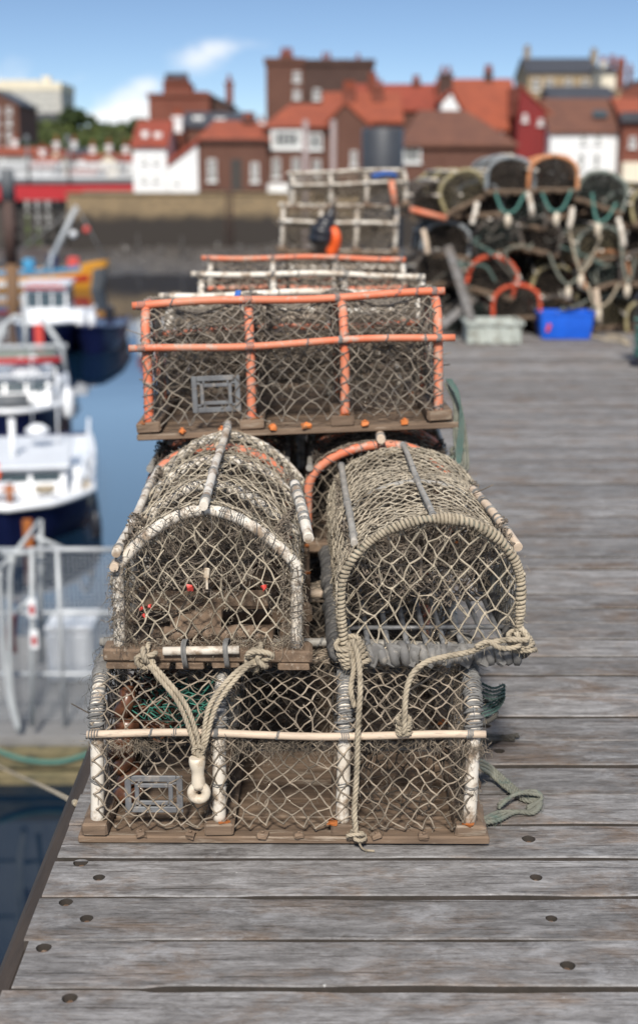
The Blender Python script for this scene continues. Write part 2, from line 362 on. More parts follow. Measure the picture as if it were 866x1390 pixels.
class Arch:
    """cross-section of a pot: local y across, z up"""
    def __init__(s, w, zb, zs, za, e=.85, pinch=0.0, para=0):
        s.w, s.zb, s.zs, s.za, s.e, s.para = w, zb, zs, za, e, para
        a = np.linspace(0, PI, 41)
        y = -np.sign(np.cos(a))*np.abs(np.cos(a))**e*w/2; z = zs + (za-zs)*np.sin(a)**e
        if para: y = -np.cos(a)*w/2; z = zs+(za-zs)*(1-np.abs(np.cos(a))**para)
        p = [(-w/2+pinch, zb)] + [(-w/2+pinch*(1-k)**2, zb+(zs-zb)*k) for k in (.33, .67)] + list(zip(y, z)) + [(w/2-pinch*(1-k)**2, zb+(zs-zb)*k) for k in (.67, .33)] + [(w/2-pinch, zb)]
        s.p = np.array(p); d = np.r_[0, np.cumsum(np.linalg.norm(np.diff(s.p, axis=0), axis=1))]; s.L = d[-1]; s.d = d/d[-1]
    def at(s, t, grow=0.0):
        y = np.interp(t, s.d, s.p[:, 0]); z = np.interp(t, s.d, s.p[:, 1])
        if grow:
            c = s.zb + (s.za-s.zb)*.45; l = np.hypot(y, z-c)+1e-9; y, z = y*(1+grow/l), c+(z-c)*(1+grow/l)
        return y, z
    def inside(s, y, z, m=0.0):
        k = np.clip(np.abs(y)/(s.w/2-m), 0, 1); top = s.zs + (s.za-m-s.zs)*((1-k**s.para) if s.para else (np.clip(1-k**(2/s.e), 0, 1))**(s.e/2))
        return (np.abs(y) < s.w/2-m) & (z < top) & (z > s.zb)
    def path(s, x, n=60, lean=0.0):
        t = np.linspace(0, 1, n); y, z = s.at(t); return np.stack([np.full(n, x)+lean*z, y, z], 1)

# ================================================================== LOBSTER POTS
def strands(mb, n, c, size, length, r, axis=0, sag=.1):
    """loose tangle of cords: mostly along one axis, through a box"""
    for _ in range(n):
        p = np.array(c) + rng.uniform(-.5, .5, 3)*np.array(size); d = rng.normal(0, .22, 3); d[axis] += rng.choice([-1, 1]); d /= np.linalg.norm(d)
        l = length*rng.uniform(.4, 1.1); q = [p + d*l*(k-.5) + np.array([0, 0, -sag*l*(1-(2*k-1)**2)]) + rng.normal(0, .006, 3) for k in np.linspace(0, 1, 6)]
        mb.tube(q, r*rng.uniform(.7, 1.3), 4)

def pot(label, loc, rot, L=.87, arch=None, hoops=(-.4, -.13, .13, .4), hoop_mat='pipe_white', hoop_r=.0125, hoop_style='bound', wound_mat='rope',
        net_mat='twine', cell=.019, net_r=.0016, fz=900, ends=(-1, 1), bars=(), base='wood', wood_w=.46, escape=None, clips=None, inner='twine_dark',
        group='lobster pots in the long stack', sag=.022, funnels=True, slats=5, inner_cell=.016, tang=40, end_mat=None, end_cell=None, binds=9, bind_mat='twine_grey', sheet=True):
    root = empty('lobster_pot', loc, rot); tag(root, label, 'lobster pot', group)
    a = arch; zt = .048
    # ---- base
    if base == 'wood':
        b = MB(); n = slats
        for k in range(n):
            y = -wood_w/2 + wood_w*(k+.5)/n; wd = wood_w/n*rng.uniform(.70, .86) if 0 < k < n-1 else wood_w/n*.9
            b.box((rng.normal(0, .004), y, .009+rng.uniform(0, .002)), (L+rng.uniform(-.01, .015), wd, .018), (0, rng.normal(0, .004), rng.normal(0, .004)), bev=.003, jit=.0008)
        b.build('floor_slats', M['base_wood'], root)
        for x in hoops:
            b = MB(); b.box((x, 0, .0335), (.062*rng.uniform(.9, 1.15), wood_w+rng.uniform(-.012, .006), .030), (rng.normal(0, .012), rng.normal(0, .02), rng.normal(0, .012)), bev=.005, jit=.0012)
            b.build('crosspiece', M['base_wood'], root)
        for x in hoops:
            if rng.random() < .75:
                b = MB(); b.box((x+rng.normal(0, .012), -wood_w/2+.02, .0495), (.022, .03, .003), (0, 0, rng.uniform(-.5, .5)), bev=.001, jit=.002); b.build('rusty_nail_plate', M['rust'], root)
        if clips:
            for x in clips[0]:
                b = MB(); b.box((x, -wood_w/2+.006, .0235), (.021*rng.uniform(.7, 1.2), .02, .013), (0, rng.normal(0, .25), rng.normal(0, .2)), bev=.003, jit=.0015)
                b.lathe([(0, -.0), (.004, .0), (.004, .004), (0, .004)], 8, (x, -wood_w/2+.006, .0295)); b.build('clip', M[clips[1]], root)
    elif base == 'rubber':
        zt = .03
        for sx in (-1, 1):
            b = MB(); p = [(sx*L/2, y, .022) for y in np.linspace(-wood_w/2+.02, wood_w/2-.02, 24)]
            b.tube(p, .014, 10); wound(b, p, .016, .011, .019, 6, .16); b.build('wrapped_end_rail', M['rubber_grey'], root)
        for sy in (-1, 1):
            b = MB(); p = [(x, sy*(wood_w/2-.012), .026) for x in np.linspace(-L/2, L/2, 50)]
            b.tube(p, .013, 10); wound(b, p, .016, .0115, .022, 6, .15); b.build('wrapped_side_rail', M['rubber'], root)
        b = MB()
        for y in np.linspace(-wood_w/2+.04, wood_w/2-.04, 9): b.cyl((-L/2, y+rng.normal(0, .004), .022), (L/2, y+rng.normal(0, .004), .022), .0065, 6)
        for x in np.linspace(-L/2+.15, L/2-.15, 3): b.cyl((x, -wood_w/2, .032), (x, wood_w/2, .032), .006, 6)
        b.build('floor_bars', M['steel'], root)
        b = MB(); 
        for k in range(9):
            y = -wood_w/2+.05+k*(wood_w-.1)/8; p = [(-L/2-.018+.0*k, y+.004*j, .022+.021*math.cos(j*.9)) for j in range(-2, 3)]
            b.box((-L/2-.012, y, .024), (.012, .026, .052), (rng.normal(.35, .1), 0, 0), bev=.004, jit=.002)
        b.build('rubber_strips', M['rubber_grey'], root)
    # ---- hoops
    for i, x in enumerate(hoops):
        st = hoop_style[i] if isinstance(hoop_style, (list, tuple)) else hoop_style
        hm = hoop_mat[i] if isinstance(hoop_mat, (list, tuple)) else hoop_mat
        p = a.path(x, 70); tt = np.linspace(0, PI, len(p)); p[:, 1] += .0045*np.sin(tt*rng.uniform(1.5, 3)+rng.uniform(0, 6))*np.sin(tt); p[:, 2] += .005*np.sin(tt*rng.uniform(2, 4)+rng.uniform(0, 6))*np.sin(tt); p[:, 0] += rng.normal(0, .003) + .006*np.sin(np.linspace(0, PI, len(p))*rng.integers(1, 3)); p[:, 2] += rng.normal(0, .003)
        mb = MB(); mb.tube(p, hoop_r, 12); h = mb.build('hoop', M[hm], root)
        w = MB()
        if st == 'wound': wound(w, resample(p, .01)[0], hoop_r+.001, .0043, .0096, 6, .20); ii = rng.integers(0, len(p), 320); w.fuzz(p[ii]+rng.normal(0, .009, (320, 3)), .016, .0005, .2); w.build('rope_winding', M[wound_mat], h)
        elif st == 'half':   # twine wrapped over the arch, lower legs bare
            k0 = int(len(p)*.24); wound(w, p[k0:len(p)-k0], hoop_r+.001, .0026, .0066, 5, .10)
            q = p[k0:len(p)-k0]; wound(w, q, hoop_r+.002, .0030, .017, 5, .2)
            for f in (.10, .89): band(w, p, f, hoop_r, .0015, 2)
            ii = rng.integers(0, len(q), 260); w.fuzz(q[ii]+rng.normal(0, hoop_r*.8, (260, 3)), .026, .0006, .5)
            w.build('twine_binding', M[bind_mat], h)
        else:
            for f in np.linspace(.04, .96, binds) + rng.normal(0, .025, binds): band(w, p, float(np.clip(f, .02, .98)), hoop_r, .0013, int(rng.integers(1, 4)))
            wound(w, resample(p, .01)[0], hoop_r+.0012, .0012, .034, 5, .10)
            ii = rng.integers(0, len(p), 60); w.fuzz(p[ii], .016, .0006, .4)
            w.build('twine_binding', M[bind_mat], h)
    # ---- bars along the length: (fraction round the arch, x0, x1, radius, material, bow)
    for (t, x0, x1, r, mt, bow) in bars:
        y, z = a.at(t, hoop_r+r*.8); n = 24; xs = np.linspace(x0, x1, n); wob = bow*np.sin(np.linspace(0, PI, n)) + .004*np.sin(np.linspace(0, 9, n)+rng.uniform(0, 6))
        p = np.stack([xs, np.full(n, y), z+wob], 1); mb = MB(); mb.tube(p, r, 10); bo = mb.build('side_bar' if .1 < t < .45 or .55 < t < .9 else 'ridge_bar', M[mt], root)
        w = MB()
        for x in hoops:
            if min(x0, x1) < x < max(x0, x1): band(w, p, (x-x0)/(x1-x0), r, .0015, 4)
        for x in rng.uniform(.05, .95, 3): band(w, p, float(x), r, .0013, 2)
        w.build('twine_binding', M[bind_mat], bo)
    # ---- covering net
    xs = np.array(hoops)
    def S(u, v):
        x = np.interp(u, [0, 1], [hoops[0]-.004, hoops[-1]+.004]); k = np.clip(np.searchsorted(xs, x)-1, 0, len(xs)-2)
        fr = np.clip((x-xs[k])/(xs[k+1]-xs[k]), 0, 1); s = sag*np.sin(PI*fr)**2*np.sin(PI*np.clip(v*1.0, 0, 1))**.6
        y, z = a.at(v); c = a.zb+(a.za-a.zb)*.4; l = np.hypot(y, z-c)+1e-9; g = hoop_r*1.05-s
        return np.stack([x, y*(1+g/l), c+(z-c)*(1+g/l)], 1)
    Ls = hoops[-1]-hoops[0]; nu = int(Ls/cell); nv = int(a.L/cell)
    mb = MB(); net_grid(mb, S, nu, nv, net_r, .5, .05, fz); mb.build('netting', M[net_mat], root)
    ec = end_cell or cell
    def End(x, off=.0, lean=0):
        def f(u, v):
            y = (u-.5)*(a.w+.06); z = a.zb+v*(a.za-a.zb+.03)
            return np.stack([np.full(u.shape, x)+off*np.sin(PI*u)*np.sin(PI*v)+lean*(z-a.zb), y, z], 1)
        return f
    msk = lambda q: a.inside(q[:, 1], q[:, 2], -.004)
    for sx in ends:
        x = hoops[0] if sx < 0 else hoops[-1]
        mb = MB(); net_grid(mb, End(x, -sx*.025), int((a.w+.06)/ec), int((a.za-a.zb)/ec*.85), net_r*1.05, .45, .04, fz//4, mask=msk); mb.build('end_netting', M[end_mat or net_mat], root)
    # ---- inner nets: partition walls and entrance funnels
    if inner:
        mb = MB()
        for x, ln in ((hoops[1], .35), (hoops[-2], -.3)):
            net_grid(mb, End(x, .03, ln*.4), int(a.w/inner_cell), int((a.za-a.zb)/inner_cell), net_r*.9, .8, .10, 60, mask=msk)
        if funnels:
            for (xc, sy) in (((hoops[0]+hoops[1])/2, 1), ((hoops[-2]+hoops[-1])/2, -1)):
                def F(u, v, xc=xc, sy=sy):
                    an = u*2*PI; rr = .125*(1-v)+.055*v; bag = .02*np.sin(PI*v)
                    return np.stack([xc+rr*np.cos(an), sy*(a.w/2-.015)*(1-v)+sy*.01*v, .15+.02*v+(rr*.8)*np.sin(an)-bag], 1)
                net_grid(mb, F, 30, 8, net_r*.9, .6, .08, 40)
                mb.tube([(xc+.055*math.cos(q), sy*.01, .17+.045*math.sin(q)) for q in np.linspace(0, 2*PI, 20)], .004, 6)
            def Sh(u, v): # slack sheet slung across the middle
                return np.stack([np.interp(u, [0, 1], [hoops[0]+.03, hoops[-1]-.03]), (v-.5)*a.w*.94, a.zb+.10+.12*np.abs(2*v-1)**1.5+.03*np.sin(u*9)+.015*np.sin(v*14+u*5)], 1)
            if sheet: net_grid(mb, Sh, int(Ls/inner_cell), int(a.w/(inner_cell*.6)), net_r*.9, .9, .14, 120)
        if tang: strands(mb, tang, (0, 0, a.zb+.16), (Ls*.8, a.w*.7, .16), .3, net_r*.9, 0)
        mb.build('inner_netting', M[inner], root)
    if escape:
        x, z, w, h = escape; y = -a.w/2-hoop_r*.4; mb = MB(); d = .007
        def fr(cx, cz, w, h, bw):
            for sx in (-1, 1): mb.box((cx+sx*(w-bw)/2, y, cz), (bw, d, h), bev=.0015)
            for sz in (-1, 1): mb.box((cx, y+.0004, cz+sz*(h-bw)/2), (w-2*bw-.0006, d*.9, bw), bev=.0015)
        fr(x, z, w, h, .014); fr(x, z, w*.66, h*.58, .010)
        for sx in (-1, 1):
            for k in (-.3, .3): mb.box((x+sx*w*.385, y+.001, z+k*h), (w*.14, d*.8, .006), bev=.001)
        for k in (-.25, .25): mb.box((x+k*w, y+.001, z+h*.365), (.006, d*.8, h*.15), bev=.001); mb.box((x+k*w, y+.001, z-h*.365), (.006, d*.8, h*.15), bev=.001)
        mb.build('escape_gap', M['plastic_grey'], root)
    return root

DECK = .003
# ---- front pot of the bottom tier, long side to the camera
A1 = Arch(.405, .045, .235, .365, .8)
p1 = pot('bottom pot nearest the camera with bare white lower posts and a grey escape grid', (-.076, 2.914, DECK), (0, 0, R(-.8)), .90, A1,
         (-.412, -.142, .135, .411), 'pipe_white', .0152, 'half', bars=[(.225, -.425, .44, .0085, 'stick', .0), (.775, -.44, .43, .009, 'stick', 0), (.5, -.43, .43, .010, 'pipe_grey', 0)],
         escape=(-.285, .112, .128, .088), clips=((-.315, -.205, -.045, .035, .205, .31), 'base_wood'), net_mat='twine', fz=1900, cell=.0185, tang=6, net_r=.0019, inner_cell=.024, sheet=False)
inv1 = mat_of(p1).inverted()
# brown rubber coil inside the left end, tuft of green net, dried weed along the bar
mb = MB(); pth = [(-.365+.012*math.sin(k*1.1), -.10+.01*k/10, .05+.028*k) for k in range(10)]; wound(mb, spline(pth, .004), .014, .019, .030, 8, .10); mb.build('rubber_coil', M['rubber_brown'], p1)
mb = MB(); strands(mb, 46, (-.25, -.03, .27), (.17, .16, .06), .13, .0016, 0, .2); mb.build('green_net_patch', M['twine_green'], p1)
mb = MB(); strands(mb, 60, (-.33, .04, .24), (.12, .2, .13), .06, .004, 0, .25); mb.build('weed_tangle', M['rubber_brown'], p1)
mb = MB()
for _ in range(46):
    xc = rng.choice([rng.uniform(-.40, -.28), rng.uniform(-.17, .0), rng.uniform(0, .42), rng.uniform(.30, .42)]); n = int(rng.integers(6, 34)); wd = rng.uniform(.008, .04)
    xs = xc+rng.normal(0, wd, n); mb.fuzz(np.stack([xs, np.full(n, -.219)+rng.normal(0, .007, n), .236+rng.normal(0, .008, n)], 1), rng.uniform(.012, .032), .00048, rng.uniform(.4, 1.4))
n = 900; zz = rng.uniform(.05, .34, n); yy, _z = A1.at(np.interp(zz, [0.045, .365], [0, .5])); mb.fuzz(np.stack([.405+rng.normal(0, .012, n), yy, zz], 1), .022, .0006, .5)
n = 900; zz = rng.uniform(.20, .34, n); yy, _z = A1.at(np.interp(zz, [0.045, .365], [0, .5])); mb.fuzz(np.stack([rng.choice([-.142, .135, .411], n)+rng.normal(0, .014, n), yy-.01, zz], 1), .022, .0006, .5)
mb.build('frayed_fibres', M['twine'], p1)

# ---- second tier, the two pots with their ends to the camera (local -x is the near end)
A2 = Arch(.390, .045, .232, .362, para=1.9)
p2 = pot('white plastic hooped pot, end forward, on top of the nearest bottom pot', (-.248, 3.195, .388), (0, R(-.5), R(90.4)), .85, A2,
         (-.405, -.155, .115, .385), 'pipe_white', .0125, 'bound', bars=[(.5, -.455, .44, .010, 'pipe_white', .0), (.74, -.44, .40, .010, 'pipe_white', 0)],
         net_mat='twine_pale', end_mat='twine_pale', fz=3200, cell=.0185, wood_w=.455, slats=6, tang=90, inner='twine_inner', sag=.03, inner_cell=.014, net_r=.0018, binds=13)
inv2 = mat_of(p2).inverted()
A3 = Arch(.40, .022, .165, .325, .95, .012)
p3 = pot('pot with rope wound front hoop and rubber wrapped base, beside the white hooped pot', (.238, 3.185, .390), (0, 0, R(91.2)), .79, A3,
         (-.395, -.02, .385), ['rope_grey', 'pipe_grey', 'pipe_grey'], .0068, ['wound', 'bound', 'wound'], bars=[(.5, -.40, .41, .0068, 'pipe_grey', 0), (.70, -.38, .40, .0085, 'pipe_grey', 0)],
         net_mat='twine_pale', end_mat='twine_pale', fz=2600, cell=.0175, end_cell=.0205, wood_w=.43, base='rubber', inner='twine_inner', sag=.012, tang=90, inner_cell=.016, net_r=.0021, binds=10, wound_mat='rope')
inv3 = mat_of(p3).inverted()
# loose shoulder sticks (their ends read off the photograph, lying on the outside of the nets)
def stick(pa, pb, r, mt, root, inv, bands, name='side_bar', bmat='twine_grey'):
    p = spline([pa, (np.array(pa)*.5+np.array(pb)*.5)+np.array([0, 0, .006]), pb], .01); mb = MB(); mb.tube(p, r, 10); o = mb.build(name, M[mt], root, inv)
    w = MB()
    for f in bands: band(w, p, f, r, .0014, 3)
    w.build('twine_binding', M[bmat], o); return o
stick(P(419, 731, D=2.74), P(400, 657, D=3.02), .0118, 'pipe_white', p2, inv2, (.28, .36, .48, .62, .76, .88))
stick(P(155, 771, D=2.755), P(203, 690, D=3.25), .0098, 'stick', p2, inv2, (.06, .2, .35, .5, .7))
stick(P(703, 743, D=2.86), P(641, 664, D=3.22), .0105, 'stick', p3, inv3, (.22, .27, .40, .45, .58, .72, .77, .9))
# white tube lashed along the front crosspiece, label tag, bright scraps
tb = MB(); ta, tbp = P(222, 884, D=2.752), P(325, 882, D=2.752); tb.tube([ta, (ta+tbp)/2, tbp], .0098, 12); to = tb.build('lashed_tube', M['pipe_white'], p2, inv2)
w = MB()
for f in (.28, .83):
    c = ta+(tbp-ta)*f
    for k in range(4):
        an = np.linspace(0, 2*PI, 22); w.tube(np.stack([np.full(22, c[0]+(k-1.5)*.0028)+.002*np.sin(an*2), c[1]+.012+.027*np.cos(an), c[2]-.011+.032*np.sin(an)], 1), .0015, 5)
w.build('lashing', M['twine_grey'], to)
tm = MB(); c = P(281, 778, D=2.80); tm.box(c, (.012, .005, .024), (0, .1, 0), bev=.002); tm.box(c-np.array([0, 0, .024]), (.005, .005, .026), bev=.001); tm.build('tag', M['plastic_cream'], p2, inv2)
for (x, y, s) in ((258, 798, 9), (359, 797, 7), (192, 826, 6), (196, 836, 6), (203, 823, 5)):
    tm = MB(); tm.box(P(x, y, D=2.80), np.array((s, s*.6, s))*.0014, (rng.uniform(0, 3), rng.uniform(0, 3), 0), bev=.001, jit=.0012); tm.build('scrap', M['red_tag'], p2, inv2)
mb = MB()
for x in (-.405, -.155):
    n = 900; t = rng.uniform(.03, .97, n); y, z = A2.at(t); mb.fuzz(np.stack([x+rng.normal(0, .012, n), y*1.02, z+rng.normal(0, .008, n)], 1), .022, .0006, .6)
n = 700; mb.fuzz(np.stack([np.full(n, -.41)+rng.normal(0, .012, n), rng.uniform(-.2, .2, n), .055+rng.normal(0, .008, n)], 1), .022, .0006, .6)
for sgn in (-1, 1):
    n = 500; mb.fuzz(np.stack([np.full(n, -.40)+rng.normal(0, .02, n), sgn*(.185+rng.normal(0, .012, n)), rng.uniform(.05, .24, n)], 1), .024, .0006, .6)
mb.build('frayed_fibres', M['twine'], p2)
# stones / dead fish baulk inside front of the white hooped pot: a flat bait board and a log
mb = MB(); mb.tube(spline([(-.375, y, .066+.004*math.sin(y*60)) for y in np.linspace(-.13, .10, 8)]), .017, 10); mb.build('ballast_log', M['base_wood'], p2)
mb = MB(); mb.box((-.25, .02, .10), (.05, .30, .016), (0, -.5, .05), bev=.003, jit=.002); mb.box((-.33, .03, .085), (.10, .11, .012), (.1, -.45, 0), bev=.003, jit=.002); mb.build('bait_board', M['base_wood'], p2)

# ---- second row of the second tier: orange hoops showing behind
A4 = Arch(.40, .045, .18, .315, .95)
pot('pot with faded orange hoops behind the white hooped pot, under the front orange pot', (-.292, 4.10, .376), (0, 0, R(91)), .85, A4, (-.41, -.13, .14, .41), 'pipe_orange', .0125, 'bound',
    bars=[(.5, -.45, .43, .010, 'stick', 0), (.26, -.43, .43, .009, 'pipe_grey', 0), (.74, -.43, .43, .009, 'pipe_grey', 0)], net_mat='twine', fz=900, tang=60, inner='twine_dark')
pot('pot with orange front hoop behind the rope wound pot, under the front orange pot', (.178, 4.10, .376), (0, 0, R(89.4)), .86, Arch(.415, .045, .185, .325, .95), (-.42, -.13, .14, .41), 'pipe_orange', .0130, 'bound',
    bars=[(.5, -.455, .43, .012, 'stick', 0), (.26, -.43, .43, .009, 'pipe_grey', 0), (.74, -.43, .43, .009, 'pipe_grey', 0)], net_mat='twine', fz=900, tang=60, inner='twine_dark')

# ---- top tier: the orange pot, long side to the camera
A5 = Arch(.40, .045, .215, .350, .62)
p5 = pot('orange framed pot on the near stack with orange clips and square escape grid', (-.070, 3.948, .722), (R(-1), R(-2.3), R(1.0)), .862, A5,
         (-.390, -.112, .130, .384), 'pipe_orange', .0125, 'bound', bars=[(.213, -.425, .428, .0098, 'pipe_orange', 0), (.36, -.418, .412, .0108, 'pipe_orange', 0), (.787, -.41, .42, .0098, 'pipe_orange', 0)],
         net_mat='twine_orange', end_mat='twine_orange', fz=1500, cell=.0195, wood_w=.44, escape=(-.205, .118, .128, .098), clips=((-.30, -.195, -.06, .03, .185, .29), 'clip_orange'), inner='twine_inner', sag=.04, tang=80, inner_cell=.016, binds=6, net_r=.0018)
p5.scale = (1.07, 1.07, 1.07); inv5 = Matrix.LocRotScale(p5.location, p5.rotation_euler, p5.scale).inverted()
mb = MB(); c = P(322, 403, D=3.845); 
for k in range(5):
    an = np.linspace(0, 2*PI, 18); mb.tube(np.stack([c[0]+(k-2)*.003+.004*np.sin(an), c[1]+.004+.017*np.cos(an), c[2]+.017*np.sin(an)], 1), .0022, 5)
mb.tube(spline([c+np.array([0, -.014, 0]), c+np.array([.012, -.018, -.02]), c+np.array([.008, -.015, -.035])]), .002, 5); mb.build('blue_tie', M['blue_twine'], p5, inv5)

# ---- plainer pots further down the stack: one prototype, copied
def swap(o, name, mt):
    for c in o.children:
        if c.name.split('.')[0] == name: c.material_slots[0].link = 'OBJECT'; c.material_slots[0].material = M[mt]
def children_first(root): return list(root.children)
AP = Arch(.40, .045, .20, .345, .8)
proto_long = pot('white framed pot directly behind the front orange pot on the top tier', (-.08, 4.42, .715), (0, R(-1.0), R(-1)), .86, AP, (-.40, -.13, .13, .40), 'pipe_white', .0125, 'bound',
    bars=[(.22, -.42, .42, .010, 'stick', 0), (.40, -.43, .42, .0115, 'pipe_white', .004), (.78, -.42, .42, .010, 'stick', 0)], net_mat='twine', fz=200, cell=.024, tang=50, inner='twine_dark', inner_cell=.022)
for (lab, loc, rot, hm, bm) in (
    ('white framed pot third along the top tier, just before the orange barred one', (-.04, 4.98, .735), (0, R(.6), R(1.2)), 'pipe_white', 'pipe_white'),
    ('pot with an orange top bar, farthest along the top tier of the near stack', (-.06, 5.72, .75), (0, R(.2), R(-.5)), 'pipe_white', 'pipe_orange'),
    ('bottom tier pot just behind the nearest pot, half hidden in the stack', (-.06, 3.46, DECK), (0, 0, R(1)), 'pipe_grey', 'stick'),
    ('bottom tier pot under the orange hooped pots', (-.08, 4.02, DECK), (0, 0, R(-1.5)), 'pipe_orange', 'stick'),
    ('bottom tier pot under the second white framed pot', (-.05, 4.60, DECK), (0, 0, R(1)), 'pipe_white', 'stick'),
    ('bottom tier pot deep in the stack on the pier edge', (-.07, 5.16, DECK), (0, 0, R(-1)), 'pipe_grey', 'stick'),
    ('bottom tier pot at the far end of the near stack', (-.06, 5.72, DECK), (0, 0, R(.5)), 'pipe_white', 'stick')):
    c = copy_tree(proto_long); c.location = loc; c.rotation_euler = rot; c['label'] = lab; swap(c, 'hoop', hm); swap(c, 'ridge_bar', bm); swap(c, 'side_bar', bm)
for (lab, loc, rot, hm) in (
    ('second tier pot on the water side, under the white framed pots', (-.27, 4.99, .385), (0, 0, R(91)), 'pipe_white'),
    ('second tier pot on the deck side, under the white framed pots', (.19, 5.0, .385), (0, 0, R(89)), 'pipe_grey'),
    ('last second tier pot on the water side, under the orange barred pot', (-.27, 5.88, .385), (0, 0, R(90)), 'pipe_orange'),
    ('last second tier pot on the deck side, under the orange barred pot', (.19, 5.88, .385), (0, 0, R(90)), 'pipe_white')):
    c = copy_tree(proto_long); c.location = loc; c.rotation_euler = rot; c['label'] = lab; swap(c, 'hoop', hm)

# ================================================================== ropes on the near pots
def toggle(root, top, ln=.10):
    """cream plastic swivel eye hanging from a bridle"""
    mb = MB(); x, y, z = top; w = .0135
    p = [(x, y, z+.004), (x+.002, y, z-.018), (x+.003, y, z-.05), (x+.004, y, z-.066)]; mb.tube(spline(p, .006), np.interp(np.linspace(0, 1, len(spline(p, .006))), [0, .15, .5, 1], [.016, .0185, .0135, .016]), 14)
    an = np.linspace(0, 2*PI, 32, endpoint=False); cz = z-.078
    mb.tube(np.stack([x+.004+.0155*np.cos(an), np.full(32, y-.002), cz+.0155*np.sin(an)], 1), .0105, 10, closed=True)
    return mb.build('swivel_eye', M['plastic_cream'], root)
br = MB(); D0 = 2.674
def pp(x, y, d=D0): return P(x, y, D=d)
for (dx, dy) in ((0, 0), (9, 5)):
    rope(br, [pp(196+dx*.3, 893, 2.735), pp(212+dx, 915+dy*.3, 2.70), pp(243+dx, 955+dy*.2), pp(262+dx*.8, 1005), pp(268+dx*.3, 1040)], .0056)
    rope(br, [pp(352+dx*.5, 892, 2.735), pp(326-dx*.7, 915-dy*.4, 2.70), pp(294-dx, 958), pp(279-dx*.4, 1010), pp(270+dx*.2, 1042)], .0056)
knot(br, pp(199, 893, 2.727), .020, .0062, seed=1, sq=(1, .8, .9)); knot(br, pp(351, 893, 2.727), .024, .0062, seed=4, sq=(1.2, .8, .8)); knot(br, pp(270, 1022, 2.667), .012, .005, seed=2, sq=(1, .6, 1.4))
for x0 in (199, 351):
    an = np.linspace(0, 2*PI, 26); c = pp(x0, 893, 2.762)
    rope(br, np.stack([np.full(26, c[0])+.006*np.sin(an), c[1]+.028*np.cos(an), c[2]+.001+.030*np.sin(an)], 1), .0058, smooth=False)
o = br.build('rope_bridle', M['rope'])
tag(o, 'doubled rope bridle tied to the white hooped pot and hanging to a cream swivel eye', 'rope bridle'); toggle(o, pp(267, 1030, 2.662))
ro = MB()
for k in range(5): # coil of turns at the left foot of the rope wound hoop
    an = np.linspace(0, 2*PI, 26)+k; c = pp(478+k*3-6, 884+k*7-12, 2.772)
    rope(ro, np.stack([c[0]+.026*np.cos(an), c[1]+.022*np.sin(an)-.004, c[2]+.007*np.sin(an+k*.7)+.006*np.cos(an)], 1), .0062, smooth=False)
rope(ro, [pp(478, 868, 2.75), pp(486, 892, 2.735), pp(489, 930, 2.69), pp(486, 985, 2.667), pp(484, 1050, 2.668), pp(481, 1100, 2.672), pp(483, 1130, 2.672)], .0066)
rope(ro, [pp(472, 872, 2.75), pp(480, 905, 2.735), pp(476, 935, 2.69), pp(481, 960, 2.68)], .0062)
knot(ro, pp(484, 1134, 2.668), .015, .0045, seed=3, sq=(1.3, .8, .7)); rope(ro, [pp(484, 1134, 2.665), pp(492, 1152, 2.66), pp(508, 1155, 2.66)], .0026)
tag(ro.build('hanging_rope', M['rope']), 'rope hanging straight down the bottom pot from the left foot of the winding', 'rope')
ro = MB(); rope(ro, [pp(707, 852, 2.755), pp(716, 868, 2.74), pp(690, 868, 2.735), pp(664, 873, 2.735), pp(640, 884, 2.73), pp(610, 890, 2.725), pp(580, 898, 2.71), pp(560, 914, 2.695), pp(551, 940, 2.68), pp(549, 972, 2.668), pp(548, 996, 2.668)], .0066)
rope(ro, [pp(700, 858, 2.75), pp(705, 876, 2.738), pp(680, 880, 2.732), pp(662, 871, 2.728), pp(645, 878, 2.725)], .0060)
for k in range(4):
    an = np.linspace(0, 2*PI, 24)+k; c = pp(703+k*3, 872+k*6-8, 2.775); rope(ro, np.stack([c[0]+.022*np.cos(an), c[1]+.022*np.sin(an), c[2]+.006*np.sin(an+k)], 1), .0058, smooth=False)
for k in range(4):
    an = np.linspace(0, 2*PI, 20)+k; c = pp(548, 989+k*6-12, 2.685); rope(ro, np.stack([c[0]+.014*np.cos(an), c[1]+.016*np.sin(an), c[2]+.004*np.sin(an+k)], 1), .0052, smooth=False)
tag(ro.build('hanging_rope', M['rope']), 'slack rope across the front of the rubber wrapped base', 'rope')
# rope tail on the deck at the right end of the bottom pot
def g(x, y, z=.008): return P(x, y, z=DECK+z)
ro = MB()
for off in (0, 5, 10): rope(ro, [P(640, 1028+off, D=2.80), g(664, 1040+off, .03), g(690, 1062+off, .012), g(712, 1080+off*.6), g(733, 1085+off*.5), g(724, 1100+off*.3), g(700, 1102), g(676, 1103+off, .012), P(655, 1112+off*.5, D=2.76)], .0058)
for off in (0, 4): rope(ro, [g(676, 1092+off, .02), g(700, 1078, .03), g(726, 1074+off, .025), g(735, 1084, .012), g(715, 1096+off)], .0050)
tag(ro.build('rope_tail', M['rope_grey']), 'grey green rope tail looped on the deck at the right end of the bottom pot', 'rope')
ro = MB(); rope(ro, [P(648, 995, D=2.95), g(668, 1000, .02), g(690, 1000), g(703, 998)], .007); rope(ro, [P(645, 1003, D=2.9), g(672, 1004, .012), g(698, 1003)], .006)
rope(ro, [P(645, 945, D=2.95), P(668, 958, D=3.0), P(672, 972, D=2.98), P(650, 985, D=2.9)], .006)
tag(ro.build('rope_tail', M['rope_dark']), 'stiff dark rope end poking out across the deck from behind the bottom pot', 'rope')
ro = MB()
for k in range(4): rope(ro, [P(640, 920+k*7, D=2.95), P(668, 934+k*5, D=2.93), P(684, 930+k*5, D=2.96), P(672, 950+k*5, D=2.98), P(645, 962+k*5, D=2.95)], .0032, strands=2)
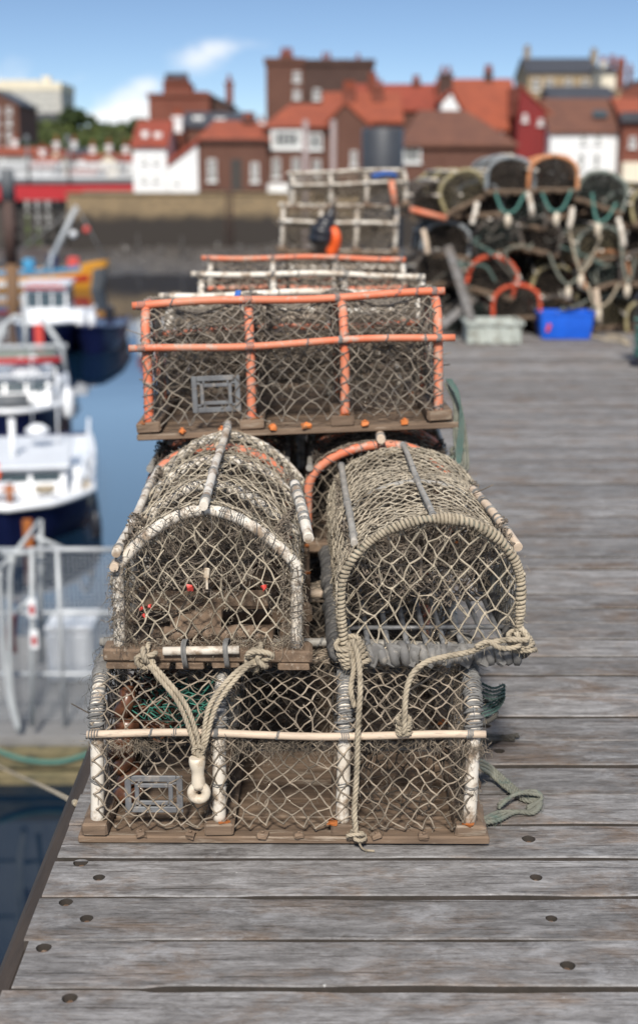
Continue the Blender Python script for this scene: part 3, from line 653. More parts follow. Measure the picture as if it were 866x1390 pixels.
tag(ro.build('rope_tail', M['cord_teal']), 'thin teal cord spilling out under the rubber wrapped pot', 'rope')
# bundle hanging from the right end of the orange pot
ro = MB()
for k in range(5):
    x = 612+k*4; rope(ro, [P(604+k*3, 520+k*4, D=3.78), P(616+k*2, 548, D=3.75), P(x+4, 590, D=3.72), P(x+7, 622+k*3, D=3.67), P(x+1, 640, D=3.64), P(622, 655, D=3.62)], .0055 if k % 2 else .004)
knot(ro, P(619, 618, D=3.72), .020, .006, seed=5); knot(ro, P(624, 652, D=3.62), .018, .006, seed=7)
tag(ro.build('rope_bundle', M['rope_grey']), 'bunch of grey green rope hanging off the right end of the front orange pot', 'rope')
ro = MB()
for k in range(3): rope(ro, [P(606+k*3, 515, D=3.77), P(618+k*2, 535, D=3.72), P(628-k*2, 570, D=3.71), P(626-k*3, 612, D=3.68), P(621, 645, D=3.63)], .0035)
tag(ro.build('rope_bundle', M['cord_teal']), 'thin teal cord among the grey ropes at the right end of the front orange pot', 'rope')

# ================================================================== DECK
def deck():
    mb = MB(); ids = []; xl, xr = -.570, 9.0
    holes = [P(110,1172,z=0), P(135,1192,z=0), P(90,1224,z=0), P(118,1246,z=0), P(60,1286,z=0), P(660,985,z=0), P(677,1020,z=0), P(717,1139,z=0), P(727,1192,z=0), P(748,1246,z=0), P(95,1352,z=0), P(770,1310,z=0)]
    # board edges chosen so the joints fall where the photograph has them
    y0 = P(433, 1275, z=0)[1]; step = (P(433, 943, z=0)[1]-y0)/8
    n = int((y0-1.0)/step); ys = [y0+step*i for i in range(-n, int((16.5-y0)/step))]
    seams = rng.uniform(-.36, -.10, 97); seams[::5] = -2
    for i, ya in enumerate(ys):
        b0 = mb.n
        yb = ya+step; near = ya < 4.2; g = .0035*rng.uniform(.3, 1.6)
        sc = .10 if near else .5; nx = int((xr-xl)/sc) if not near else 0
        xs = np.r_[np.arange(xl+rng.normal(0, .004), 2.0, .04), np.arange(2.0, xr, .3)] if near else np.r_[np.arange(xl+rng.normal(0, .004), xr, .4)]
        hs = [h for h in holes if ya+.0185 < h[1] < yb-.0185]
        f1 = rng.uniform(0, 9); wob = lambda x: .0022*np.sin(x*5+f1)+.0014*np.sin(x*17+f1*3)
        gg = lambda x, j: np.where(x < seams[j % len(seams)], .0008, .0056*(1+.4*np.sin(x*.9+j*2.1))-.0040*np.exp(-((x-seams[j % len(seams)]-.55-.5*np.sin(j*1.7))/.12)**4))
        e0 = ya+gg(xs, i)+np.maximum(wob(xs), 0); e1 = yb-gg(xs, i+1)+np.minimum(wob(xs+3), 0)
        zt = rng.normal(0, .0016)+.0012*np.sin(xs*3+f1)
        hs = [h for k_, h in enumerate(hs) if all(abs(h[0]-q[0]) > .038 for q in hs[:k_])]; HC = .0185
        if hs:            # leave room for a square cell round each bolt hole
            keep = np.ones(len(xs), bool)
            for h in hs: keep &= (xs < h[0]-HC-.004) | (xs > h[0]+HC+.004)
            xs = np.sort(np.r_[xs[keep], [h[0]-HC for h in hs], [h[0]+HC for h in hs]])
            e0 = ya+gg(xs, i)+np.maximum(wob(xs), 0); e1 = yb-gg(xs, i+1)+np.minimum(wob(xs+3), 0); zt = np.full(len(xs), zt[0])
        m = len(xs); bv = .0028; zt = np.broadcast_to(zt, (m,))
        prof = np.stack([np.stack([xs, e0, np.full(m, -.06)], 1), np.stack([xs, e0, zt-bv], 1), np.stack([xs, e0+bv, zt], 1), np.stack([xs, e1-bv, zt], 1), np.stack([xs, e1, zt-bv], 1), np.stack([xs, e1, np.full(m, -.06)], 1)], 1)
        n0 = mb.n; mb.v.append(prof.reshape(-1, 3)); mb.n += m*6; fs = []
        for q in range(m-1):
            hole = any(abs(xs[q]-(h[0]-HC)) < 1e-6 for h in hs)
            for s_ in range(5):
                if s_ == 2 and hole: continue
                fs.append((q*6+s_, (q+1)*6+s_, (q+1)*6+s_+1, q*6+s_+1))
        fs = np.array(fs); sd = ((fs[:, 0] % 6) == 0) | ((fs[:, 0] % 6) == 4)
        mb.f.append((fs[~sd]+n0, False, 0)); mb.f.append((fs[sd]+n0, False, 1)); mb.f.append((np.array([[0,1,2,3,4,5], [(m-1)*6+t for t in (5,4,3,2,1,0)]])+n0, False, 0))  # board sides coloured dark: gap shade and grime together
        for h in hs:
            q = [t for t in range(m) if abs(xs[t]-(h[0]-HC)) < 1e-6][0]; z = float(zt[q]); r = .0145*rng.uniform(.82, 1.1); c = np.array([h[0], h[1]])
            a = np.arange(24)*2*PI/24+PI/4; dx, dy = np.cos(a), np.sin(a)
            bx0, bx1 = xs[q]-c[0], xs[q+1]-c[0]; by0, by1 = (e0[q]+e0[q+1])/2+bv-c[1], (e1[q]+e1[q+1])/2-bv-c[1]
            t = np.minimum(np.where(dx > 0, bx1/np.maximum(dx, 1e-6), bx0/np.minimum(dx, -1e-6)), np.where(dy > 0, by1/np.maximum(dy, 1e-6), by0/np.minimum(dy, -1e-6)))
            outr = np.stack([c[0]+dx*t, c[1]+dy*t, np.full(24, z)], 1)
            # corners: snap the nearest ring point to each
            used = set()
            for cx in (bx0, bx1):
                for cy in (by0, by1):
                    da = np.abs((a-math.atan2(cy, cx)+PI) % (2*PI)-PI); kk = next(int(q_) for q_ in np.argsort(da) if int(q_) not in used); used.add(kk); outr[kk] = (c[0]+cx, c[1]+cy, z)
            ring = np.stack([c[0]+r*dx*(1+.05*np.sin(3*a)), c[1]+r*dy, np.full(24, z)], 1); low = ring*1.0; low[:, 2] = z-.016
            i = np.arange(24); j = (i+1) % 24
            mb.add(np.vstack([outr, ring]), np.stack([i, j, 24+j, 24+i], 1), False, 0)
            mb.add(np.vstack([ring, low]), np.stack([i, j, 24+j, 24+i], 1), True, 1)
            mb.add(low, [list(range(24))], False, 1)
            mb.lathe([(0, .006), (.006, .006), (.0085, .003), (.0085, -.001)], 6, (c[0]+rng.normal(0, .001), c[1], z-.014), 2, False)
        ids.append((b0, mb.n, rng.random()))
    o = mb.build('wooden_deck', [M['deck'], M['deck_hole_gap_shade'], M['bolt']]); tag(o, 'weathered grey timber boards of the pier deck', None, None, 'structure')
    av = np.zeros(mb.n, np.float32)
    for p_, q_, r_ in ids: av[p_:q_] = r_
    o.data.attributes.new('board', 'FLOAT', 'POINT').data.foreach_set('value', av)
deck()
mb = MB(); mb.box((-.598, 8.7, -.13), (.05, 15.6, .16), bev=.012); mb.box((-.585, 8.7, -.34), (.10, 15.6, .26), bev=.01)
tag(mb.build('edge_timber', M['beam']), 'long brown timber running along the water edge of the pier', 'timber beam')
for i, y in enumerate((1.9, 5.2, 8.5, 11.8, 15.1)):
    mb = MB(); mb.tube([(-.42, y, -6.5), (-.40, y, -.47)], .16, 14); o = mb.build('pier_pile', M['pile_timber'])
    tag(o, 'dark round timber pile standing in the water under the pier edge', 'pile', 'piles under the pier')
mb = MB()
for y in np.arange(1.3, 16.4, 1.65): mb.box((4.2, y, -.19), (9.4, .2, .255))
tag(mb.build('deck_joists', M['pile_timber']), 'dark joists under the deck boards', None, None, 'structure')

# ================================================================== WATER, MUD, QUAY GROUND, HILL
WZ = -4.5
m, nt, b = new_mat('harbour_water'); v = coords(nt, (1, 1, 1)); n1 = noise(nt, v, .9, 3, .5); n2 = noise(nt, v, 5, 2, .5)
b.inputs['Base Color'].default_value = (.004, .014, .030, 1); b.inputs['Roughness'].default_value = .03; b.inputs['IOR'].default_value = 1.4
bump(nt, b, math_(nt, 'ADD', n1, math_(nt, 'MULTIPLY', n2, .12)), .05, .05); M['water'] = m
M['mud'] = simple('harbour_mud', (.085,.074,.064), (.035,.031,.029), .35, .5, .8, dirt=(.15,.13,.105), dirt_scale=1.1, bdist=.15)
M['ground'] = simple('town_ground', (.20,.185,.16), (.13,.12,.10), .3, .9, .2)
M['hill'] = simple('hill_grass', (.085,.11,.025), (.05,.072,.017), .06, .95, .3, dirt=(.045,.035,.014), dirt_scale=.12)
mb = MB(); mb.quad([(-900, -60, WZ), (900, -60, WZ), (900, 1500, WZ), (-900, 1500, WZ)]); tag(mb.build('water', M['water']), 'calm harbour water reflecting the sky', None, None, 'structure')
def sheet(x0, x1, y0, y1, nx, ny, hf):
    X, Y = np.meshgrid(np.linspace(x0, x1, nx+1), np.linspace(y0, y1, ny+1), indexing='ij'); Z = hf(X, Y)
    i, j = np.meshgrid(np.arange(nx), np.arange(ny), indexing='ij'); k = i*(ny+1)+j
    return np.stack([X, Y, Z], -1).reshape(-1, 3), np.stack([k, k+ny+1, k+ny+2, k+1], -1).reshape(-1, 4)
def mudh(X, Y):
    edge = 83.5 + .0*X + 9*(1/(1+np.exp((X+15.5)/1.2))) - 9*(1/(1+np.exp(-(X+2)/6))) + 1.2*np.sin(X*.5)+.8*np.sin(X*1.3+1)
    return WZ + np.clip((Y-edge)*.048, -.6, .75) + .06*np.sin(X*1.7+Y*.9)+.05*np.sin(X*.8-Y*2.1)
mb = MB(); mb.add(*sheet(-24, 60, 68, 104, 100, 50, mudh)); tag(mb.build('mud_bank', M['mud']), 'dark wet mud uncovered by the tide below the quay', None, None, 'structure')
def town(X, Y): return np.clip((Y-104)*.06, 0, 14) - .12
mb = MB(); mb.add(*sheet(-18.5, 260, 100.8, 700, 30, 60, town)); tag(mb.build('town_ground', M['ground']), 'ground of the town rising behind the quay', None, None, 'structure')
def hillh(X, Y):
    ridge = 10.5*np.exp(-((Y-245)/60)**2)*(1/(1+np.exp((X+12)/9))); ridge = ridge*(1+.10*np.sin(X*.07+1.5)+.05*np.sin(X*.19))
    return -5.2 + np.clip((Y-128)*.2, 0, 5.2) + ridge + .4*np.sin(X*.3)*np.sin(Y*.21)
mb = MB(); mb.add(*sheet(-420, 10, 121, 420, 110, 70, hillh)); tag(mb.build('hill', M['hill']), 'green hill rising beyond the bridge', None, None, 'structure')
# quay wall: pale stone above, weed-dark below
m, nt, b = new_mat('quay_stone'); tc = nt.nodes.new('ShaderNodeTexCoord'); sep = nt.nodes.new('ShaderNodeSeparateXYZ'); nt.links.new(tc.outputs['Object'], sep.inputs[0])
br_ = nt.nodes.new('ShaderNodeTexBrick'); cmb = nt.nodes.new('ShaderNodeCombineXYZ'); nt.links.new(sep.outputs[0], cmb.inputs[0]); nt.links.new(sep.outputs[2], cmb.inputs[1]); nt.links.new(cmb.outputs[0], br_.inputs['Vector'])
br_.inputs['Scale'].default_value = 1.2; br_.inputs['Color1'].default_value = (.29,.205,.105,1); br_.inputs['Color2'].default_value = (.19,.135,.072,1); br_.inputs['Mortar'].default_value = (.14,.11,.08,1); br_.inputs['Mortar Size'].default_value = .03
nz = noise(nt, coords(nt, (.5, .5, .5)), 1.2, 4, .6); tide = math_(nt, 'ADD', sep.outputs[2], math_(nt, 'MULTIPLY', nz, 1.6))
weed = ramp(nt, math_(nt, 'MULTIPLY', math_(nt, 'ADD', tide, 3.0), .2), [(.38, (1,1,1)), (.54, (0,0,0))])
nt.links.new(mix(nt, weed, br_.outputs[0], (.028,.022,.018)), b.inputs['Base Color']); b.inputs['Roughness'].default_value = .85; M['quay'] = m
mb = MB(); mb.box((60, 100.4, -2.6), (157, .8, 5.2)); mb.box((60, 100.35, .07), (157.2, 1.0, .14), bev=.03)
tag(mb.build('quay_wall', M['quay']), 'old sandstone quay wall with dark weed below the tide line', 'quay wall')
root = empty('quay_ladder', (-6.6, 99.7, -4)); tag(root, 'dark iron ladder fixed to the face of the quay wall', 'ladder')
for sx in (-.22, .22): mb = MB(); mb.tube([(sx, 0, -.4), (sx, 0, 4.5)], .05, 6); mb.build('stile', M['brown_steel'], root)
for k in range(14): mb = MB(); mb.tube([(-.22, 0, k*.33), (.22, 0, k*.33)], .03, 6); mb.build('rung', M['brown_steel'], root)
for k, (x, y, l) in enumerate(((-17.5, 92, 'leftmost'), (-12.8, 95, 'middle'), (-9.2, 90, 'rightmost'))):
    mb = MB(); mb.tube([(x, y, WZ-.5), (x+.1, y, WZ+1.9)], .11, 8); tag(mb.build('mud_stake', M['pile_timber']), f'dark stake standing in the mud bank, {l} of three', 'stake', 'stakes in the mud bank')
# quay rocks on the mud
mb = MB()
for k in range(160):
    x, y = rng.uniform(-16, 6), rng.uniform(84, 100); z = float(mudh(np.array(x), np.array(y))); s = rng.uniform(.08, .35)
    mb.box((x, y, z+s*.2), (s*1.4, s, s*.7), tuple(rng.uniform(0, 3, 3)), bev=s*.2, jit=s*.08)
M['rock'] = simple('wet_rock', (.16,.145,.13), (.06,.055,.05), 3, .25, .3)
tag(mb.build('shore_stones', M['rock']), 'wet stones scattered over the mud bank', None, None, 'stuff')

# ================================================================== FAR POTS: the big pile and the white stack
AF = Arch(.44, .04, .15, .325, .9)
def far_pot(hm, nm, L=.80):
    root = empty('lobster_pot'); hs = (-.38, 0, .38)
    b = MB()
    for k in range(4): b.box((0, -.18+k*.12, .010), (L, .085, .018), bev=.003)
    for x in hs: b.box((x, 0, .031), (.06, .48, .024), bev=.004)
    b.build('base', M['base_wood'], root)
    for x in hs:
        p = AF.path(x, 40); p[:, 0] += .008*np.sin(np.linspace(0, 5, 40)); mb = MB(); wound(mb, p, .015, .009, .03, 5, .12); mb.tube(p, .016, 8); mb.build('hoop', M[hm], root)
    for t in (.2, .5, .8):
        y, z = AF.at(t, .02); mb = MB(); mb.tube([(-.43, y, z), (0, y, z+.006), (.43, y, z)], .012, 8); mb.build('side_bar', M['pipe_grey'], root)
    def S(u, v):
        y, z = AF.at(v); return np.stack([(u-.5)*.77, y*1.02, z*1.02-.02*np.sin(2*PI*u)**2], 1)
    mb = MB(); net_grid(mb, S, 30, 36, .0026, .4, .05, 0, knot_r=0)
    f = lambda x: (lambda u, v: np.stack([np.full(u.shape, x), (u-.5)*.5, .04+v*.31], 1))
    msk = lambda q: AF.inside(q[:, 1], q[:, 2], -.004)
    for x in (-.385, .385): net_grid(mb, f(x), 18, 12, .0026, .4, .04, 0, knot_r=0, mask=msk)
    mb.build('netting', M[nm], root)
    mb = MB()
    for x in (-.2, .05, .25): net_grid(mb, f(x), 34, 22, .0045, .9, .12, 0, knot_r=0, mask=msk)
    strands(mb, 120, (0, 0, .15), (.7, .36, .22), .3, .004); mb.build('inner_netting', M['net_black'], root)
    return root
M['net_black'] = simple('blackened_net', (.045,.036,.028), (.022,.018,.016), 20, .9, .2, ivar=.4)
M['hoop_green'] = simple('green_hoop', (.13,.17,.145), (.22,.23,.20), 12, .8, .3); M['hoop_blue'] = simple('blue_grey_hoop', (.20,.235,.26), (.27,.28,.28), 12, .8, .3)
M['hoop_yellow'] = simple('yellow_hoop', (.36,.30,.14), (.27,.235,.15), 12, .8, .3); M['hoop_dark'] = simple('dark_hoop', (.06,.05,.045), (.11,.09,.075), 12, .8, .3)
M['hoop_orange'] = simple('bright_orange_hoop', (.62,.075,.026), (.50,.085,.035), 12, .7, .3); M['hoop_amber'] = simple('amber_hoop', (.62,.24,.09), (.5,.25,.13), 12, .8, .3)
M['net_brown'] = simple('brown_pot_net', (.075,.056,.04), (.038,.029,.023), 20, .9, .2, ivar=.4); M['net_ochre'] = simple('ochre_pot_net', (.17,.14,.08), (.10,.085,.05), 20, .9, .2, ivar=.4)
M['net_teal'] = simple('teal_pot_net', (.055,.075,.065), (.035,.045,.04), 20, .9, .2, ivar=.4)
proto_far = far_pot('hoop_dark', 'net_brown')
PD = 12.35
def put(cx, yb, hm, nm, label, roll=0, yaw=0, d=0.0, bar=None, first=False, group='lobster pots in the far pile', pitch=0):
    c = proto_far if first else copy_tree(proto_far); p = P(cx, yb, D=PD+d); c.location = (p[0], p[1]+.40, max(p[2], .004)); c.rotation_euler = (R(roll), R(pitch), R(90+yaw))
    for ch in c.children:
        n = ch.name.split('.')[0]; mt = {'hoop': hm, 'netting': nm, 'side_bar': bar}.get(n)
        if mt: ch.material_slots[0].link = 'OBJECT'; ch.material_slots[0].material = M[mt]
    tag(c, label, 'lobster pot', group); return c
lab = lambda a: a
put(622, 281, 'hoop_yellow', 'net_ochre', 'tilted pot with yellowish hoop and ochre net, leftmost in the top row of the pile', roll=-24, yaw=14, bar='pipe_white', first=True)
put(687, 264, 'hoop_blue', 'net_brown', 'blue grey hooped pot in the top row of the pile, left of the amber one', bar='pipe_white', yaw=5)
put(753, 262, 'hoop_amber', 'net_brown', 'amber hooped pot in the top row of the far pile', bar='pipe_white', yaw=-3)
put(822, 283, 'hoop_green', 'net_teal', 'green hooped pot leaning over in the top row, right of the amber hooped one', roll=18, yaw=-12, bar='pipe_white')
put(884, 300, 'hoop_yellow', 'net_brown', 'yellow hooped pot cut off by the photo edge, top row of the pile', roll=-14, yaw=8)
put(582, 297, 'hoop_dark', 'net_brown', 'dark pot with an orange bar lying on it, at the left shoulder of the pile', yaw=8)
rows = [(308, ((645, 'hoop_blue', -4), (712, 'hoop_dark', 3), (770, 'hoop_dark', -5), (840, 'hoop_green', 9)), 'second row'),
        (352, ((598, 'hoop_blue', 4), (672, 'hoop_dark', -3), (740, 'hoop_dark', 6), (808, 'hoop_green', -4), (872, 'hoop_dark', 4)), 'middle row'),
        (402, ((590, 'hoop_dark', -3), (640, 'hoop_dark', 5), (748, 'hoop_yellow', 5), (818, 'hoop_amber', -6), (880, 'hoop_dark', 2)), 'fourth row'),
        (452, ((576, 'hoop_dark', 3), (638, 'hoop_dark', -2), (762, 'hoop_dark', 4), (826, 'hoop_green', 0), (886, 'hoop_yellow', -8)), 'bottom row')]
tone = {'hoop_blue': 'blue grey', 'hoop_dark': 'dark', 'hoop_green': 'green', 'hoop_yellow': 'yellow', 'hoop_amber': 'amber'}
place = {0: 'leftmost', 1: 'second from the left', 2: 'third from the left', 3: 'fourth from the left', 4: 'rightmost'}
for yb, row, rn in rows:
    for k, (cx, hm, roll) in enumerate(row):
        put(cx+rng.uniform(-7, 7), yb+rng.uniform(-9, 5), hm, ('net_brown', 'net_teal', 'net_brown', 'net_ochre')[(k+yb) % 4], f'{tone[hm]} hooped pot in the {rn} of the pile, {place[k]}', roll=roll*1.8+rng.normal(0, 5), yaw=rng.uniform(-16, 16), d=rng.uniform(-.05, .22), pitch=rng.normal(0, 4), bar=('pipe_grey', 'pipe_white')[k % 2])
for k, (cx, yb) in enumerate(((600, 300), (660, 306), (730, 304), (800, 306), (868, 310), (620, 400), (700, 380), (770, 400), (840, 400), (600, 450), (670, 450), (735, 455), (800, 455))):
    put(cx, yb, 'hoop_dark', 'net_brown', 'dark pot in the back rows of the far pile, seen through the front nets', yaw=rng.uniform(-8, 8), d=.92, group='dark pots at the back of the far pile')
c = put(668, 402, 'hoop_orange', 'net_brown', 'upper of the two pots with bright orange hoops in the far pile, tilted', roll=14, yaw=-6, d=-.06); c.scale = (1, 1.0, 1.1)
c = put(697, 436, 'hoop_orange', 'net_brown', 'lower of the two pots with bright orange hoops, behind the grey fish crate', roll=-2, yaw=4, d=-.10)
mb = MB(); a_, b_ = P(556, 284, D=12.3), P(606, 297, D=12.3); mb.tube([a_, b_], .028, 8); tag(mb.build('orange_bar', M['pipe_orange']), 'short orange bar lying across the dark pot at the left shoulder of the pile', 'bar')
# V-shaped rope bridles with pale floats, hanging down the face of the pile
for k, (x0, y0, x1, y1, xm, ym, mt, lab_) in enumerate((
    (672, 262, 712, 262, 689, 290, 'rope_green', 'teal rope bridle with a pale float hanging under the blue grey hooped pot'),
    (735, 262, 775, 258, 755, 288, 'rope_green', 'teal rope bridle with a pale float hanging under the amber hooped pot'),
    (803, 262, 836, 276, 811, 302, 'rope_green', 'teal rope bridle with a pale float hanging under the leaning green hooped pot'),
    (770, 300, 815, 320, 788, 372, 'rope', 'long pale bridle strung down the middle of the far pile'),
    (745, 345, 800, 345, 771, 388, 'rope_grey', 'grey rope bridle on the pot above the blue tub'),
    (796, 385, 840, 385, 812, 418, 'rope', 'pale bridle with floats beside the blue tub'),
    (840, 320, 862, 350, 851, 385, 'rope_grey', 'short grey bridle near the right edge of the far pile'))):
    mb = MB(); a_, b_, m_ = P(x0, y0, D=12.22), P(x1, y1, D=12.22), P(xm, ym, D=12.10)
    rope(mb, [a_, (a_+m_)/2+np.array([0, 0, -.05]), m_], .0125, fz=0); rope(mb, [b_, (b_+m_)/2+np.array([0, 0, -.05]), m_], .0125, fz=0)
    o = mb.build('rope_bridle', M[mt]); tag(o, lab_, 'rope bridle', 'bridles on the far pile')
    f = MB(); f.lathe([(0, .0), (.025, -.02), (.033, -.06), (.022, -.12), (0, -.13)], 12, tuple(m_)); f.build('float', M['plastic_cream'], o)
for k in range(14):
    x0, y0 = rng.uniform(560, 850), rng.uniform(285, 425); mt = ('rope_grey', 'rope_dark', 'rope_dark', 'cord_teal')[k % 4]; q = [P(x0+rng.normal(0, 9)+j*rng.uniform(6, 15)*(1 if k % 2 else -1), y0+j*rng.uniform(3, 12)+4*math.sin(j*1.3+k), D=12.28-.03*j+rng.uniform(0, .05)) for j in range(5)]
    mb = MB(); rope(mb, q, rng.uniform(.008, .014), fz=0); tag(mb.build('loose_rope', M[mt]), 'loose rope draped over the face of the far pile', 'rope', 'loose ropes on the far pile')
for k, (xa, ya, xb, yb, lb) in enumerate(((574, 312, 580, 345, 'left shoulder, below the orange bar'), (647, 275, 640, 305, 'left of the blue grey hooped pot'), (716, 262, 722, 292, 'between the blue grey and amber hooped pots'), (808, 392, 812, 440, 'right of the blue tub'), (776, 282, 772, 310, 'under the amber hooped pot'), (838, 296, 846, 335, 'under the leaning green hooped pot'))):
    mb = MB(); mb.tube(spline([P(xa, ya, D=12.24), P((xa+xb)/2+1, (ya+yb)/2, D=12.2), P(xb, yb, D=12.2)], .02), .026, 8); tag(mb.build('pot_stick', M['pipe_white' if k % 3 else 'stick']), 'pale stick end poking from the far pile, '+lb, 'stick', 'pale sticks in the far pile')
# planks, crate, tub, loose rope in front of the pile
for k, (a_, b_, lab_) in enumerate(((P(608, 335, D=12.15), P(640, 436, D=11.9), 'grey plank leaning steeply on the far pile beside the orange hoops'), (P(640, 408, D=12.15), P(596, 446, D=11.9), 'shorter grey plank slanting to the foot of the far pile'))):
    d = b_-a_; mb = MB(); mb.tube([a_, b_], .052, 4, smooth=False); tag(mb.build('plank', M['deck']), lab_, 'plank')
root = empty('fish_crate', V3((P(671, 468, z=DECK)[0], P(671, 468, z=DECK)[1]+.22, DECK))); tag(root, 'grey plastic fish crate standing at the foot of the far pile under the orange hoops', 'crate')
mb = MB(); Lc, Wc, Hc, t = .47, .38, .20, .02
for sx in (-1, 1): mb.box((sx*(Lc-t)/2, 0, Hc/2), (t, Wc, Hc), bev=.006); mb.box((0, sx*(Wc-t)/2, Hc/2), (Lc-2*t, t, Hc), bev=.006)
mb.box((0, 0, .012), (Lc-2*t, Wc-2*t, .02)); mb.build('body', M['fish_crate'], root)
mb = MB()
for sx in (-1, 1): mb.box((sx*(Lc/2+.012), 0, Hc-.02), (.02, Wc+.06, .035), bev=.005); mb.box((0, sx*(Wc/2+.012), Hc-.0204), (Lc, .02, .035), bev=.005)
mb.build('rim', M['fish_crate'], root)
for x in (-.18, -.06, .06, .18):
    mb = MB(); mb.box((x, -Wc/2-.012, .085), (.03, .022, .14), bev=.004); mb.build('rib', M['fish_crate'], root)
root = empty('blue_tub', V3((P(770, 461, z=DECK)[0], P(770, 461, z=DECK)[1]+.2, DECK)), (0, 0, R(-2))); tag(root, 'bright blue plastic tub with a red tag at the foot of the far pile', 'tub')
mb = MB(); 
prof = lambda s, z: np.array([(sx*(.245*s), sy*(.16*s)) for sx, sy in ((-1,-.8),(-.93,-1),(.93,-1),(1,-.8),(1,.8),(.93,1),(-.93,1),(-1,.8))])
rings = [(.90, 0), (.97, .10), (1.0, .235), (1.05, .235), (1.05, .215), ]; vs = []
for s_, z in rings + [(1.0, .23), (.95, .23), (.86, .03)]: vs.append(np.c_[prof(s_, z), np.full(8, z)])
vs = np.vstack(vs); nr = len(rings)+3; f = [(r*8+k, r*8+(k+1) % 8, (r+1)*8+(k+1) % 8, (r+1)*8+k) for r in range(nr-1) for k in range(8)]
mb.add(vs, f, False); mb.f.append((np.array([[(nr-1)*8+k for k in range(8)]]), False, 0)); mb.f.append((np.array([[k for k in range(8)][::-1]]), False, 0)); mb.build('body', M['blue_tub'], root)
mb = MB(); mb.box((-.165, -.168, .10), (.035, .02, .075), (0, .3, 0), bev=.006); mb.build('tag', M['red_tag'], root)
ro = MB(); rope(ro, [g(800, 455, .02), g(818, 461), g(838, 463), g(852, 468), g(842, 458), g(822, 456)], .018, fz=0); tag(ro.build('rope_tail', M['rope']), 'pale rope lying on the deck beside the blue tub', 'rope')
root = empty('mooring_post', V3((P(884, 498, z=DECK)[0], P(884, 498, z=DECK)[1]+.1, DECK))); tag(root, 'dark post wound with teal rope at the right edge of the deck', 'mooring post')
mb = MB(); mb.lathe([(0, 0), (.15, 0), (.15, .02), (.105, .03), (.10, .48), (.135, .50), (.135, .55), (0, .57)], 18); mb.build('post', M['black_plastic'], root)
mb = MB(); wound(mb, [(0, 0, .06), (0, 0, .40)], .112, .017, .04, 6, .05); mb.build('rope_winding', M['rope_green'], root)

# white stack at the pier edge further along
SD = 9.55
proto_white = pot('white pot', (0, 0, 0), (0, 0, 0), .86, AP, (-.40, -.13, .13, .40), 'pipe_white', .016, 'bound', bars=[(.22, -.42, .42, .015, 'pipe_white', 0), (.42, -.43, .42, .016, 'pipe_white', .004), (.78, -.42, .42, .014, 'pipe_white', 0)],
    net_mat='twine', fz=0, cell=.026, net_r=.0024, tang=120, inner='twine', inner_cell=.02, group='white pots further along the pier', binds=3); WP = []
def white_pot(cx, yb, label, roll=0, yaw=0, hm='pipe_white', bm='pipe_white', dy=0, sx=1.0, sz=.90):
    c = proto_white if not WP else copy_tree(proto_white); WP.append(1); p = P(cx, yb, D=SD+dy); c.location = (p[0], p[1]+.2, max(p[2], DECK)); c.rotation_euler = (0, R(roll), R(yaw)); c.scale = (sx, 1, sz); c['label'] = label; c['group'] = 'white pots further along the pier'
    swap(c, 'hoop', hm); swap(c, 'ridge_bar', bm); swap(c, 'side_bar', bm); return c
SX = .96
white_pot(472, 283, 'topmost white pot along the pier, with an orange end post and blue cord', -2, 3, dy=.1, sz=.70)
white_pot(460, 345, 'white pot along the pier with a black bag hung on it', 1, -2)
for k, (zz, hm, lb) in enumerate(((.605, 'pipe_grey', 'third white pot from the top of the stack with the black bag'), (.305, 'pipe_white', 'fourth pot from the top of the white stack along the pier'), (DECK, 'pipe_white', 'lowest pot of the white stack, standing on the deck'))):
    c = white_pot(462, 408, lb, 0, (2, -1, 1)[k], hm, sz=.82); c.location.z = zz
root = empty('black_bag', V3(P(440, 284, D=9.42))); tag(root, 'black plastic bag hanging on the white stack', 'bag')
q = np.array(P(440, 284, D=9.42)); rel = lambda x, y, d=9.42: P(x, y, D=d)-q
mb = MB(); pth = spline([rel(451, 281), rel(448, 292), rel(442, 305), rel(437, 318), rel(436, 330), rel(437, 334)], .01); s_ = np.linspace(0, 1, len(pth))
mb.tube(pth, np.interp(s_, [0, .1, .3, .55, .8, .95, 1], [.012, .02, .05, .085, .095, .06, .01])*(1+.08*np.sin(s_*23)), 12); mb.build('sack', M['black_plastic'], root)
mb = MB(); mb.tube(spline([rel(450, 283, 9.44), rel(455, 279, 9.5), rel(452, 276, 9.6)], .01), .008, 6); mb.build('tie', M['black_plastic'], root)
mb = MB(); p_ = [P(452, 310, D=9.40), P(456, 322, D=9.38), P(454, 334, D=9.40), P(449, 343, D=9.42)]; mb.tube(spline(p_, .01), np.linspace(.03, .045, len(spline(p_, .01))), 8); tag(mb.build('orange_strap', M['orange_tape']), 'orange plastic strap hanging beside the black bag on the white stack', 'strap')
ro = MB(); rope(ro, [P(505, 239, D=9.65), P(520, 236, D=9.63), P(532, 237, D=9.65), P(538, 240, D=9.7)], .015, fz=0); rope(ro, [P(508, 241, D=9.7), P(526, 237, D=9.7), P(536, 239, D=9.7)], .013, fz=0); tag(ro.build('rope_coil', M['blue_twine']), 'coil of blue cord on top of the white stack', 'rope coil')
mb = MB(); mb.tube([P(531, 245, D=9.5), P(536, 280, D=9.5)], .022, 8); tag(mb.build('orange_post', M['pipe_orange']), 'orange end post tied to the topmost white pot', 'post')

